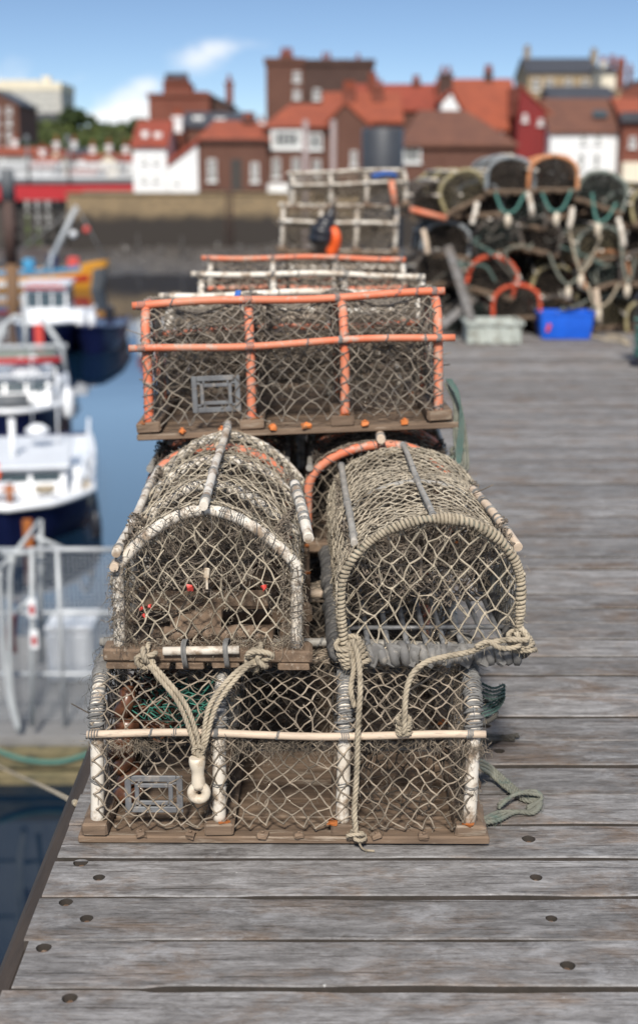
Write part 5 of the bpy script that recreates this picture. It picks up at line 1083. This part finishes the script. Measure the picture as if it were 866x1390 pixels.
class House:
    """walls from photo pixels on the plane y=D; everything else hangs on it"""
    def __init__(s, name, label, cat, x0, x1, yt, yb, D, dep, wall, floor=None, side=None):
        a_, b_ = P(x0, yb, D=D), P(x1, yt, D=D); s.D, s.dep = D, dep; s.X0, s.X1, s.Z1 = a_[0], b_[0], b_[2]; s.Z0 = a_[2] if floor is None else floor
        s.root = empty(name, ((s.X0+s.X1)/2, D, s.Z0)); tag(s.root, label, cat); s.iv = Matrix.Translation(s.root.location).inverted()
        mb = MB(); mb.box(((s.X0+s.X1)/2, D+dep/2, (s.Z0+s.Z1)/2), (s.X1-s.X0, dep, s.Z1-s.Z0)); s.part('wall', wall, mb); s.wall = wall
    def part(s, name, mt, mb, parent=None):
        return mb.build(name, M[mt], parent or s.root, s.iv if parent is None else None)
    def z(s, y, d=0): return P(433, y, D=s.D+d)[2]
    def x(s, x, d=0): return P(x, 200, D=s.D+d)[0]
    def gable(s, yr, mt, over=.25, front=False, ridge_at=.5, wall=True, xr=None):
        if not front:      # ridge along X, slope faces the viewer
            zr = s.z(yr, s.dep*ridge_at); yr_ = s.D+s.dep*ridge_at; th = .18
            e0 = np.array([0, s.D-over, s.Z1-over*.4]); r = np.array([0, yr_, zr]); e1 = np.array([0, s.D+s.dep+over, s.Z1-over*.4]); up = np.array([0, 0, th])
            mb = MB(); mb.prism([e0, r, e1, e1+up, r+up, e0+up], (s.X0-.15, 0, 0), (s.X1-s.X0+.3, 0, 0)); s.part('roof', mt, mb)
            mb = MB(); mb.prism([(0, s.D+.02, s.Z1), (0, s.D+s.dep-.02, s.Z1), (0, yr_, zr-.03)], (s.X0+.01, 0, 0), (s.X1-s.X0-.02, 0, 0)); s.part('gable_wall', s.wall, mb)
        else:
            zr = s.z(yr); xm = (s.X0+s.X1)/2 if xr is None else s.x(xr); th = .2
            e0 = np.array([s.X0-over, 0, s.Z1-over*.4]); r = np.array([xm, 0, zr]); e1 = np.array([s.X1+over, 0, s.Z1-over*.4]); up = np.array([0, 0, th])
            mb = MB(); mb.prism([e0, r, e1, e1+up, r+up, e0+up], (0, s.D-.15, 0), (0, s.dep+.3, 0)); s.part('roof', mt, mb)
            mb = MB(); mb.prism([(s.X0+.02, 0, s.Z1), (s.X1-.02, 0, s.Z1), (xm, 0, zr-.03)], (0, s.D+.01, 0), (0, s.dep-.02, 0)); s.part('gable_wall', s.wall, mb)
        return s
    def hip(s, yr, mt, inset=.35, over=.3, xa=None, xb=None):
        zr = s.z(yr, s.dep/2); W = s.X1-s.X0; ra = s.X0+W*inset if xa is None else s.x(xa); rb = s.X1-W*inset if xb is None else s.x(xb); z0 = s.Z1-.02
        v = [(s.X0-over, s.D-over, z0), (s.X1+over, s.D-over, z0), (s.X1+over, s.D+s.dep+over, z0), (s.X0-over, s.D+s.dep+over, z0), (ra, s.D+s.dep/2, zr), (rb, s.D+s.dep/2, zr)]
        mb = MB(); n0 = 0; mb.add(v, [(0,1,5,4), (2,3,4,5)], False); mb.f.append((np.array([(1,2,5),(3,0,4)]), False, 0)); mb.f.append((np.array([(3,2,1,0)]), False, 0)); s.part('roof', mt, mb); return s
    def parapet(s, mt=None, h=.4):
        mb = MB(); mb.box(((s.X0+s.X1)/2, s.D+s.dep/2, s.Z1+h/2-.05), (s.X1-s.X0+.3, s.dep+.3, h)); s.part('parapet', mt or s.wall, mb); return s
    def win(s, px, py, w, h, fm='frame_white', bars=1, glassm='glass'):
        D = s.D; a_, b_ = P(px-w/2, py+h/2, D=D), P(px+w/2, py-h/2, D=D); W, Hh = b_[0]-a_[0], b_[2]-a_[2]; c = np.array([(a_[0]+b_[0])/2, D-.03, (a_[2]+b_[2])/2]); t = max(.07, W*.10)
        mb = MB()
        for q in (-1, 1): mb.box(c+np.array([q*(W-t)/2, 0, 0]), (t, .14, Hh)); mb.box(c+np.array([0, .004, q*(Hh-t)/2]), (W-2*t, .14, t))
        for k in range(bars): mb.box(c+np.array([(k+1)/(bars+1)*W-W/2, .01, 0]), (.06, .1, Hh-2*t))
        mb.box(c+np.array([0, .012, 0]), (W-2*t, .09, .06)); mb.box(c+np.array([0, -.05, -Hh/2-.05]), (W+.2, .22, .10)); f = s.part('window', fm, mb)
        mb = MB(); mb.box(c+np.array([0, .022, 0]), (W-2*t+.01, .03, Hh-2*t+.01)); s.part("pane", glassm, mb, f); return s
    def chim(s, x0, x1, yt, yb, mt='brick_red', d=None, pots=2, potm='tile_orange', dep=None):
        d = s.dep*.5 if d is None else d; a_, b_ = P(x0, yb, D=s.D+d), P(x1, yt, D=s.D+d); W = b_[0]-a_[0]; dep = dep or min(max(W, .7), 1.6)
        mb = MB(); mb.box(((a_[0]+b_[0])/2, s.D+d+.3, (a_[2]+b_[2])/2), (W, dep, b_[2]-a_[2])); mb.box(((a_[0]+b_[0])/2, s.D+d+.3, b_[2]-.12), (W+.2, dep+.2, .18)); c = s.part('chimney', mt, mb)
        for k in range(pots):
            mb = MB(); mb.lathe([(.17, 0), (.14, .55), (.17, .6), (.12, .6)], 8, (a_[0]+W*(k+.5)/pots, s.D+d+.3, b_[2])); s.part('chimney_pot', potm, mb, c)
        return s
    def box(s, name, x0, x1, yt, yb, mt, d=0, dep=.2):
        a_, b_ = P(x0, yb, D=s.D+d), P(x1, yt, D=s.D+d); mb = MB(); mb.box(((a_[0]+b_[0])/2, s.D+d+dep/2, (a_[2]+b_[2])/2), (b_[0]-a_[0], dep, b_[2]-a_[2])); s.part(name, mt, mb); return s

# far left: hotel terrace on the hill, brick house, cottages behind the bridge
h = House('hotel', 'long pale grey hotel terrace with cream chimneys on the hilltop', 'hotel', -60, 83, 122, 166, 262, 14, 'hotel_wall', floor=2.0).parapet('render_cream', 1.4)
for x in range(-52, 80, 9):
    for y in (130, 139, 148): h.win(x, y, 3.2, 5.2, bars=0)
for x in (-40, -15, 6, 20, 34, 48, 64): h.chim(x-5, x+5, 103+(x % 7), 124, 'render_cream', d=4, pots=0)
h.box('basement_storey', -60, 83, 154, 164, 'slate', -.4, .38)
h = House('terrace_house', 'brick house with white windows at the left edge below the hotel', 'house', -40, 25, 142, 215, 150, 10, 'brick_brown', floor=-1.5).gable(122, 'slate', front=True)
for x in (-22, -4, 13):
    for y in (150, 166, 182, 198): h.win(x, y, 6, 9)
for (x0, x1, yt, yb, D, wl, rf, yr, fr, lb) in ((-20, 62, 207, 240, 138, 'render_grey', 'tile_orange', 196, False, 'low grey house with a long orange roof at the left edge behind the bridge'),
    (42, 74, 224, 248, 128, 'render_grey', 'tile_orange', 209, False, 'grey cottage with bright orange roof behind the bridge'), (64, 90, 213, 248, 132, 'render_cream', 'tile_orange', 199, True, 'cream gabled cottage behind the bridge'),
    (88, 114, 209, 248, 140, 'render_grey', 'slate', 198, False, 'pale house with slate roof beside the cream gabled cottage'), (94, 128, 233, 250, 122, 'render_white', 'tile_orange', 224, False, 'white low cottage with pinkish orange roof behind the bridge rail'),
    (112, 140, 216, 250, 136, 'render_white', 'tile_orange', 205, False, 'white cottage with orange roof in the middle of the far bank'), (136, 160, 217, 252, 130, 'render_cream', 'tile_orange', 203, True, 'bright white narrow gabled house on the far bank'),
    (158, 184, 216, 252, 134, 'render_white', 'tile_red', 205, False, 'white house with red roof tucked beside the big white house')):
    h = House('cottage', lb, 'cottage', x0, x1, yt+3, yb, D, 7, wl, floor=-3.5).gable(yr+6, rf, front=fr)
    for k in range(2): h.win(x0+(x1-x0)*(.3+.4*k), yt+8, 3.6, 6, bars=0)
    h.chim((x0+x1)/2-3, (x0+x1)/2+3, yr-6, yr+6, 'render_white', pots=1)
# big white house with red roof at the end of the quay
h = House('white_house', 'white quay house with steep red roof and dormers at the end of the bridge', 'house', 183, 226, 199, 284, 101.6, 9, 'render_white', floor=-3.6).gable(167, 'tile_red')
h.win(196, 216, 6, 9).win(212, 216, 6, 9).win(196, 240, 6, 9).win(212, 240, 6, 9); h.box('dormer', 193, 201, 178, 192, 'frame_white', 1.2, 1.6).box('dormer', 210, 219, 180, 193, 'frame_white', 1.2, 1.6).chim(236, 247, 158, 180, 'render_white', d=4.5)
h = House('white_house', 'white lean-to wing with sloping red verge beside the white quay house', 'house', 229, 269, 226, 280, 101.9, 8, 'render_white', floor=-.2); xa, xb = h.X0, h.X1; zl, zh = h.Z1, h.z(194)
mb = MB(); mb.prism([(xa, 0, zl-.02), (xb, 0, zl-.02), (xb, 0, zh)], (0, h.D+.01, 0), (0, 7.9, 0)); h.part('gable_wall', 'render_white', mb); mb = MB(); mb.prism([(xa-.3, 0, zl-.2), (xb+.1, 0, zh+.02), (xb+.1, 0, zh+.42), (xa-.3, 0, zl+.25)], (0, h.D-.2, 0), (0, 8.4, 0)); h.part('roof', 'tile_red', mb); h.win(240, 243, 5, 8)
# brick quay building with tall windows
h = House('brick_building', 'brown brick quayside building with tall arched windows and a dark door', 'building', 269, 362, 192, 270, 102.2, 10, 'brick_brown', floor=-.2).hip(164, 'tile_orange', .18)
h.win(288, 231, 11, 30, bars=2).win(346, 234, 10, 26, bars=2); h.box('door', 314, 328, 216, 258, 'pile_timber', -.08, .2).box('cornice', 267, 363, 189, 194, 'brick_dark', -.25, .24).box('plinth', 269, 362, 258, 270, 'brick_dark', -.12, .11).chim(330, 344, 163, 190, 'brick_dark', d=4)
h = House('slate_building', 'low building with a slate roof and white dormers behind the quayside brick building', 'building', 250, 340, 172, 240, 108, 8, 'brick_brown', floor=0).gable(155, 'slate'); h.box('dormer', 262, 276, 158, 168, 'frame_white', 1.5, 1.5).box('dormer', 292, 306, 160, 169, 'frame_white', 1.5, 1.5)
# tall red brick block with stepped chimneys
h = House('brick_block', 'tall windowless red brick block with a stepped gable and a row of chimney pots', 'building', 205, 285, 131, 240, 116, 12, 'brick_red', floor=0).parapet('brick_red', .3)
h.box('stepped_gable', 222, 260, 113, 132, 'brick_red', 2, 3).chim(224, 256, 109, 116, 'brick_red', d=2.4, pots=6, potm='brick_dark').box('step', 260, 282, 124, 132, 'brick_red', 2, 3)
h = House('brick_block', 'lower red brick wing with a single thin chimney right of the stepped block', 'building', 285, 313, 144, 240, 117, 8, 'brick_dark', floor=0).gable(130, 'slate', front=True, xr=285); h.chim(307, 316, 111, 165, 'brick_red', d=.5, pots=1)  # shade on this wing is put into the darker brick colour
h = House('house', 'house with a white chimney in the gap between the brick blocks', 'house', 318, 364, 176, 230, 122, 8, 'brick_brown', floor=0).gable(166, 'tile_red'); h.chim(340, 360, 166, 182, 'render_white', d=2)
# dark brick tower block
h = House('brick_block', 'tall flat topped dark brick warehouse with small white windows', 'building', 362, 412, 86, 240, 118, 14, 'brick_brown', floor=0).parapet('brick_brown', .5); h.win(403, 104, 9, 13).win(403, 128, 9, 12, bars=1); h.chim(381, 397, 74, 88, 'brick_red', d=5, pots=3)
X1_ = h.X1; h2 = House('brick_block', 'long shaded side of the tall dark brick warehouse with a square chimney', 'building', 412, 507, 88, 240, 118.3, 14, 'brick_dark', floor=0).parapet('brick_dark', .5); h2.win(430, 128, 9, 14).chim(480, 492, 82, 92, 'brick_brown', d=5, pots=1).chim(436, 450, 80, 90, 'brick_dark', d=8, pots=2)  # this side's shade is painted in by using darker brick
# red roofed house with wide white windows
h = House('quay_house', 'red roofed brick house with a wide white upper window and arched lower windows', 'house', 362, 440, 173, 270, 103, 9, 'brick_brown', floor=-.2).hip(141, 'tile_orange', .2, xa=392, xb=470)
h.win(389, 189, 42, 26, bars=5).win(428, 192, 18, 22, bars=2).win(375, 228, 10, 26, bars=1).win(402, 228, 10, 26).win(430, 230, 10, 26); h.box('shop_front', 362, 400, 249, 270, 'frame_white', -.1, .2)
h = House('quay_house', 'plain brick gable end right of the wide windowed house', 'house', 441, 500, 172, 270, 103.4, 8, 'brick_brown', floor=-.2).gable(141, 'tile_orange', front=True, xr=468); h.win(480, 215, 8, 20)
h = House('house', 'red roofed row behind the steel cylinder', 'house', 470, 615, 150, 250, 112, 9, 'brick_brown', floor=0).gable(117, 'tile_red'); h.chim(500, 512, 108, 124, 'brick_red', d=3).chim(466, 482, 120, 150, 'brick_red', d=-1, pots=3).chim(560, 570, 112, 122, 'brick_dark', d=4)
h = House('house', 'orange roofed house in front of the red roofed row', 'house', 440, 545, 166, 250, 108, 8, 'brick_brown', floor=0).gable(128, 'tile_orange', ridge_at=.6); h.chim(505, 520, 118, 150, 'brick_red', d=3)
h = House('store_building', 'brown brick store with a hipped brown roof and a white window near the steel cylinder', 'building', 545, 700, 197, 280, 101.5, 10, 'brick_brown', floor=-.2).hip(150, 'tile_brown', .2, xa=575, xb=640); h.win(559, 210, 24, 22, bars=1); h.box('drainpipe', 598, 601, 198, 270, 'tile_brown', -.15, .14)
h.box('fascia', 545, 700, 195, 200, 'tile_brown', -.35, .3)
h = House('house', 'big orange roofed house with a white gabled dormer and white window', 'house', 598, 702, 176, 260, 109, 10, 'brick_red', floor=0).gable(110, 'tile_orange'); h.win(675, 187, 14, 22, bars=1); h.chim(596, 614, 100, 130, 'brick_dark', d=3).chim(658, 668, 98, 114, 'brick_dark', d=4.6)
xa, xb = h.x(600, -2), h.x(634, -2); mb = MB(); mb.prism([(xa, 0, h.z(168, -2)), (xb, 0, h.z(168, -2)), (xb-.2, 0, h.z(158, -2)), ((xa*.62+xb*.38), 0, h.z(126, -2)), (xa, 0, h.z(140, -2))], (0, h.D-.6, 0), (0, 4, 0)); h.part('dormer', 'render_white', mb)
mb = MB(); a0, a1, a2 = (xa-.2, 0, h.z(140, -2)), ((xa*.62+xb*.38), 0, h.z(123, -2)), (xb+.3, 0, h.z(166, -2)); up = np.array([0, 0, .3]); mb.prism([a0, a1, a2, a2+up, a1+up, a0+up], (0, h.D-.75, 0), (0, 4.2, 0)); h.part('dormer_roof', 'tile_red', mb)
h = House('red_house', 'dark red painted gable house left of the white house', 'house', 699, 746, 158, 260, 106, 8, 'render_red', floor=0).gable(118, 'tile_orange', front=True, xr=703); h.win(712, 160, 6, 10).win(733, 166, 6, 8)
h = House('white_house', 'white house with a brown roof, skylight and four black windows', 'house', 743, 838, 180, 262, 104, 8, 'render_white', floor=-.1).gable(137, 'tile_brown')
for (x, y, hh) in ((791, 188, 13), (811, 188, 13), (788, 218, 20), (809, 218, 20)): h.win(x, y, 9, hh, fm='frame_white')
sk = MB(); D_ = h.D+h.dep*.25; c = P(813, 155, D=D_-.4); sk.box((c[0], c[1]-.2, c[2]), (1.1, .08, .8), (-.9, 0, 0)); h.part('skylight', 'glass_blue', sk); h.chim(832, 841, 122, 185, 'sandstone', d=3, pots=0)
h = House('sandstone_hotel', 'sandstone building with slate roof and tall end chimneys on the skyline', 'hotel', 713, 810, 99, 190, 158, 10, 'sandstone', floor=2).gable(81, 'slate'); h.chim(711, 719, 68, 99, 'sandstone', d=5, pots=2, potm='sandstone').chim(801, 810, 72, 99, 'sandstone', d=5, pots=2, potm='sandstone')
for x in (727, 745, 771, 793): h.win(x, 115, 9, 16)
h = House('house', 'brown slate roofed house under the sandstone building', 'house', 745, 835, 142, 220, 128, 8, 'brick_brown', floor=1).gable(120, 'slate')
h = House('house', 'cream house with chimney pots on the skyline right of the sandstone building', 'house', 812, 836, 98, 190, 150, 6, 'render_cream', floor=2).gable(92, 'slate'); h.chim(815, 822, 84, 98, 'render_cream', d=2, pots=2).chim(827, 834, 82, 98, 'brick_red', d=2)
h = House('brick_house', 'brick house with tall chimneys at the right edge of the skyline', 'house', 836, 900, 124, 200, 140, 8, 'brick_red', floor=1).gable(108, 'slate', front=True, xr=870); h.chim(836, 848, 86, 126, 'brick_red', d=1, pots=3).chim(852, 858, 94, 126, 'brick_red', d=2, pots=1)
h = House('orange_house', 'orange walled house with blue slate band at the right edge of the photo', 'house', 840, 920, 165, 262, 103, 8, 'brick_red', floor=-.1).gable(136, 'tile_orange'); h.win(858, 193, 10, 14); h.box('slate_band', 842, 920, 152, 166, 'slate', -.45, .4).box('porch', 843, 880, 220, 262, 'render_cream', -.6, .6)
for (x0, x1, yt, yb, D, wl, rf, yr, lb) in ((905, 990, 170, 262, 105, 'brick_brown', 'tile_red', 140, 'red roofed house beyond the right edge of the quay'), (-160, -45, 190, 250, 135, 'render_grey', 'tile_orange', 175, 'grey house beyond the left end of the bridge')):
    House('house', lb, 'house', x0, x1, yt, yb, D, 8, wl, floor=-1).gable(yr, rf)

# ================================================================== HILL TREES
M['leaf_dark'] = simple('dark_leaves', (.030,.048,.014), (.050,.075,.020), .35, .9, 0, ivar=.5); M['leaf_mid'] = simple('mid_leaves', (.085,.108,.024), (.045,.066,.018), .1, .9, 0, ivar=.45, dirt=(.055,.045,.018), dirt_scale=.15)
M['bark'] = simple('bark', (.08,.06,.045), (.05,.04,.03), 5, .95, .4)
def leaves(mb, C, s):
    C = np.asarray(C); N = len(C); a = rng.normal(0, 1, (N, 3)); a /= np.linalg.norm(a, axis=1)[:, None]; b = np.cross(a, rng.normal(0, 1, (N, 3))); b /= np.linalg.norm(b, axis=1)[:, None]
    w = s*rng.uniform(.5, 1.3, (N, 1)); v = np.stack([C-a*w-b*w*.6, C+a*w-b*w*.6, C+a*w+b*w*.6, C-a*w+b*w*.6], 1); mb.add(v.reshape(-1, 3), np.arange(4*N).reshape(N, 4), False)
mb = MB(); cl = []
for k in range(900):
    x, y = rng.uniform(-75, -22), rng.uniform(158, 246); z = float(hillh(np.array(x), np.array(y)))
    if math.sin(x*.33+y*.05)+math.sin(y*.21+x*.11) < -.7: continue
    r = rng.uniform(.5, 1.3); q = rng.normal(0, 1, (26, 3)); q /= np.linalg.norm(q, axis=1)[:, None]; cl.append(np.array([x, y, z+r*.4])+q*r*np.array([1.3, 1.3, .75])*rng.uniform(.6, 1.1, (26, 1)))
leaves(mb, np.vstack(cl), .42); tag(mb.build('hillside_scrub', M['leaf_mid']), 'green scrub covering the hillside under the hotel', None, None, 'stuff')
for (x, y, w, hh, D, lb) in ((96, 158, 26, 20, 236, 'dark rounded tree on the hill crest beside the hotel'), (112, 162, 22, 14, 240, 'smaller dark tree on the hill crest right of the rounded one'), (186, 172, 26, 16, 200, 'dark tree at the foot of the hill against the red brick block'), (34, 205, 22, 26, 150, 'dark tree between the brick house and the cottages')):
    top, base = P(x, y-hh/2, D=D), P(x, y+hh/2, D=D); Hh = top[2]-base[2]; zg = float(hillh(np.array(top[0]), np.array(D))); root = empty('hill_tree', (top[0], D, zg)); tag(root, lb, 'tree'); Rr = w/FPX*D/2
    mb = MB(); mb.tube([(0, 0, -.3), (.1, 0, max(1, base[2]-zg+Hh*.4))], [.3, .16], 8)
    for k in range(5): a = k*1.3; mb.tube([(.05, 0, max(.6, base[2]-zg)), (Rr*.6*math.cos(a), Rr*.6*math.sin(a), base[2]-zg+Hh*.6)], [.12, .05], 6)
    mb.build('trunk', M['bark'], root); mb = MB(); cl = []
    for k in range(26):
        c = rng.normal(0, .42, 3)*np.array([Rr, Rr, Hh*.42])+np.array([0, 0, base[2]-zg+Hh*.5]); q = rng.normal(0, .5, (60, 3)); cl.append(c+q*Rr*.34)
    leaves(mb, np.vstack(cl), .30); mb.build('crown', M['leaf_dark'], root)

# ================================================================== SKY, SUN, VIEW
SUN_EL, SUN_AZ = R(43), R(4)      # behind the camera, a little to its left
w = bpy.data.worlds.new('World'); scene.world = w; w.use_nodes = True; nt = w.node_tree; nt.nodes.clear()
out = nt.nodes.new('ShaderNodeOutputWorld'); bg = nt.nodes.new('ShaderNodeBackground'); nt.links.new(bg.outputs[0], out.inputs[0])
tc = nt.nodes.new('ShaderNodeTexCoord'); sep = nt.nodes.new('ShaderNodeSeparateXYZ'); nt.links.new(tc.outputs['Generated'], sep.inputs[0])
cmb = nt.nodes.new('ShaderNodeCombineXYZ'); nt.links.new(sep.outputs[0], cmb.inputs[0]); nt.links.new(sep.outputs[1], cmb.inputs[1])
nt.links.new(math_(nt, 'ADD', math_(nt, 'MULTIPLY', sep.outputs[2], 2.1), .015), cmb.inputs[2])   # clear air: the deep blue reaches low towards the horizon
nrm = nt.nodes.new('ShaderNodeVectorMath'); nrm.operation = 'NORMALIZE'; nt.links.new(cmb.outputs[0], nrm.inputs[0])
sky = nt.nodes.new('ShaderNodeTexSky'); sky.sky_type = 'NISHITA'; sky.sun_disc = False; sky.sun_elevation = SUN_EL; sky.sun_rotation = PI+SUN_AZ; sky.air_density = 1.0; sky.dust_density = .6; sky.ozone_density = 3.0
nt.links.new(nrm.outputs[0], sky.inputs[0])
# clouds low over the hill: soft clumps at given bearings, broken by noise
mp = nt.nodes.new('ShaderNodeMapping'); mp.inputs['Scale'].default_value = (1, 1, 1.7); nt.links.new(tc.outputs['Generated'], mp.inputs['Vector']); cn = noise(nt, mp.outputs[0], 34, 7, .58, .2); cn2 = noise(nt, mp.outputs[0], 6, 4, .5)
tot = None
for (px, py, sx, sz, amp) in ((172, 150, .020, .011, .8), (196, 122, .012, .010, .6), (130, 160, .022, .006, .75), (215, 158, .03, .007, .75), (264, 84, .017, .010, .42), (292, 70, .02, .008, .3), (330, 62, .03, .006, .2), (-90, 120, .08, .02, .5)):
    d = P(px, py, D=1.0)-np.array([0, 0, H]); d /= np.linalg.norm(d)
    ex = math_(nt, 'MULTIPLY', math_(nt, 'SUBTRACT', sep.outputs[0], float(d[0])), 1/sx); ez = math_(nt, 'MULTIPLY', math_(nt, 'SUBTRACT', sep.outputs[2], float(d[2])), 1/sz)
    r2 = math_(nt, 'ADD', math_(nt, 'MULTIPLY', ex, ex), math_(nt, 'MULTIPLY', ez, ez)); gss = math_(nt, 'MULTIPLY', math_(nt, 'POWER', 2.718, math_(nt, 'MULTIPLY', r2, -1.0)), amp)
    gss = math_(nt, 'MULTIPLY', gss, math_(nt, 'GREATER_THAN', sep.outputs[1], 0.0)); tot = gss if tot is None else math_(nt, 'ADD', tot, gss)
den = math_(nt, 'ADD', tot, math_(nt, 'MULTIPLY', math_(nt, 'SUBTRACT', cn, .5), 1.9)); den = math_(nt, 'MULTIPLY', den, math_(nt, 'MINIMUM', math_(nt, 'MULTIPLY', tot, 2.5), 1.0))
cm = ramp(nt, den, [(.05, (0,0,0)), (1.0, (.9,.9,.9))])
# broken cloud overhead and behind, out of the frame
over = ramp(nt, math_(nt, 'MULTIPLY', cn2, math_(nt, 'MINIMUM', math_(nt, 'MAXIMUM', math_(nt, 'MULTIPLY', math_(nt, 'SUBTRACT', sep.outputs[2], .16), 6), 0), 1)), [(.42, (0,0,0)), (.60, (.75,.75,.75))])
CLOUD = 8.6
ss = lambda a, b: ramp(nt, math_(nt, 'DIVIDE', math_(nt, 'SUBTRACT', sep.outputs[2], a), b-a), [(0, (0,0,0)), (1, (1,1,1))])
water_fill_band = math_(nt, 'MULTIPLY', math_(nt, 'MULTIPLY', ss(.13, .17), math_(nt, 'SUBTRACT', 1.0, ss(.30, .42))), math_(nt, 'GREATER_THAN', sep.outputs[1], 0.0))
col = mix(nt, math_(nt, 'MULTIPLY', water_fill_band, .85), sky.outputs[0], (5.2, 8.2, 12.0))   # bright band added above the frame to brighten the water's reflection
col = mix(nt, over, col, (5.6, 5.7, 5.9)); col = mix(nt, cm, col, (CLOUD, CLOUD*.99, CLOUD*.98)); nt.links.new(col, bg.inputs[0]); bg.inputs[1].default_value = .095
sun = bpy.data.lights.new('sun', 'SUN'); sun.energy = 3.7; sun.angle = R(7); sun.color = (1, .95, .87); so = bpy.data.objects.new('sun', sun); COL.objects.link(so)
dv = Vector((-math.sin(SUN_AZ)*math.cos(SUN_EL), -math.cos(SUN_AZ)*math.cos(SUN_EL), math.sin(SUN_EL))); so.rotation_euler = dv.to_track_quat('Z', 'Y').to_euler(); so.location = dv*20
vs = scene.view_settings; scene.display_settings.display_device = 'sRGB'; vs.view_transform = 'Standard'; vs.look = 'None'; vs.exposure = 0.5; vs.gamma = 1.0; vs.use_curve_mapping = False
scene.render.engine = 'CYCLES'; scene.cycles.use_denoising = True; scene.cycles.max_bounces = 8; scene.cycles.transparent_max_bounces = 8; scene.cycles.caustics_reflective = False; scene.cycles.sample_clamp_indirect = 6
scene.render.film_transparent = False
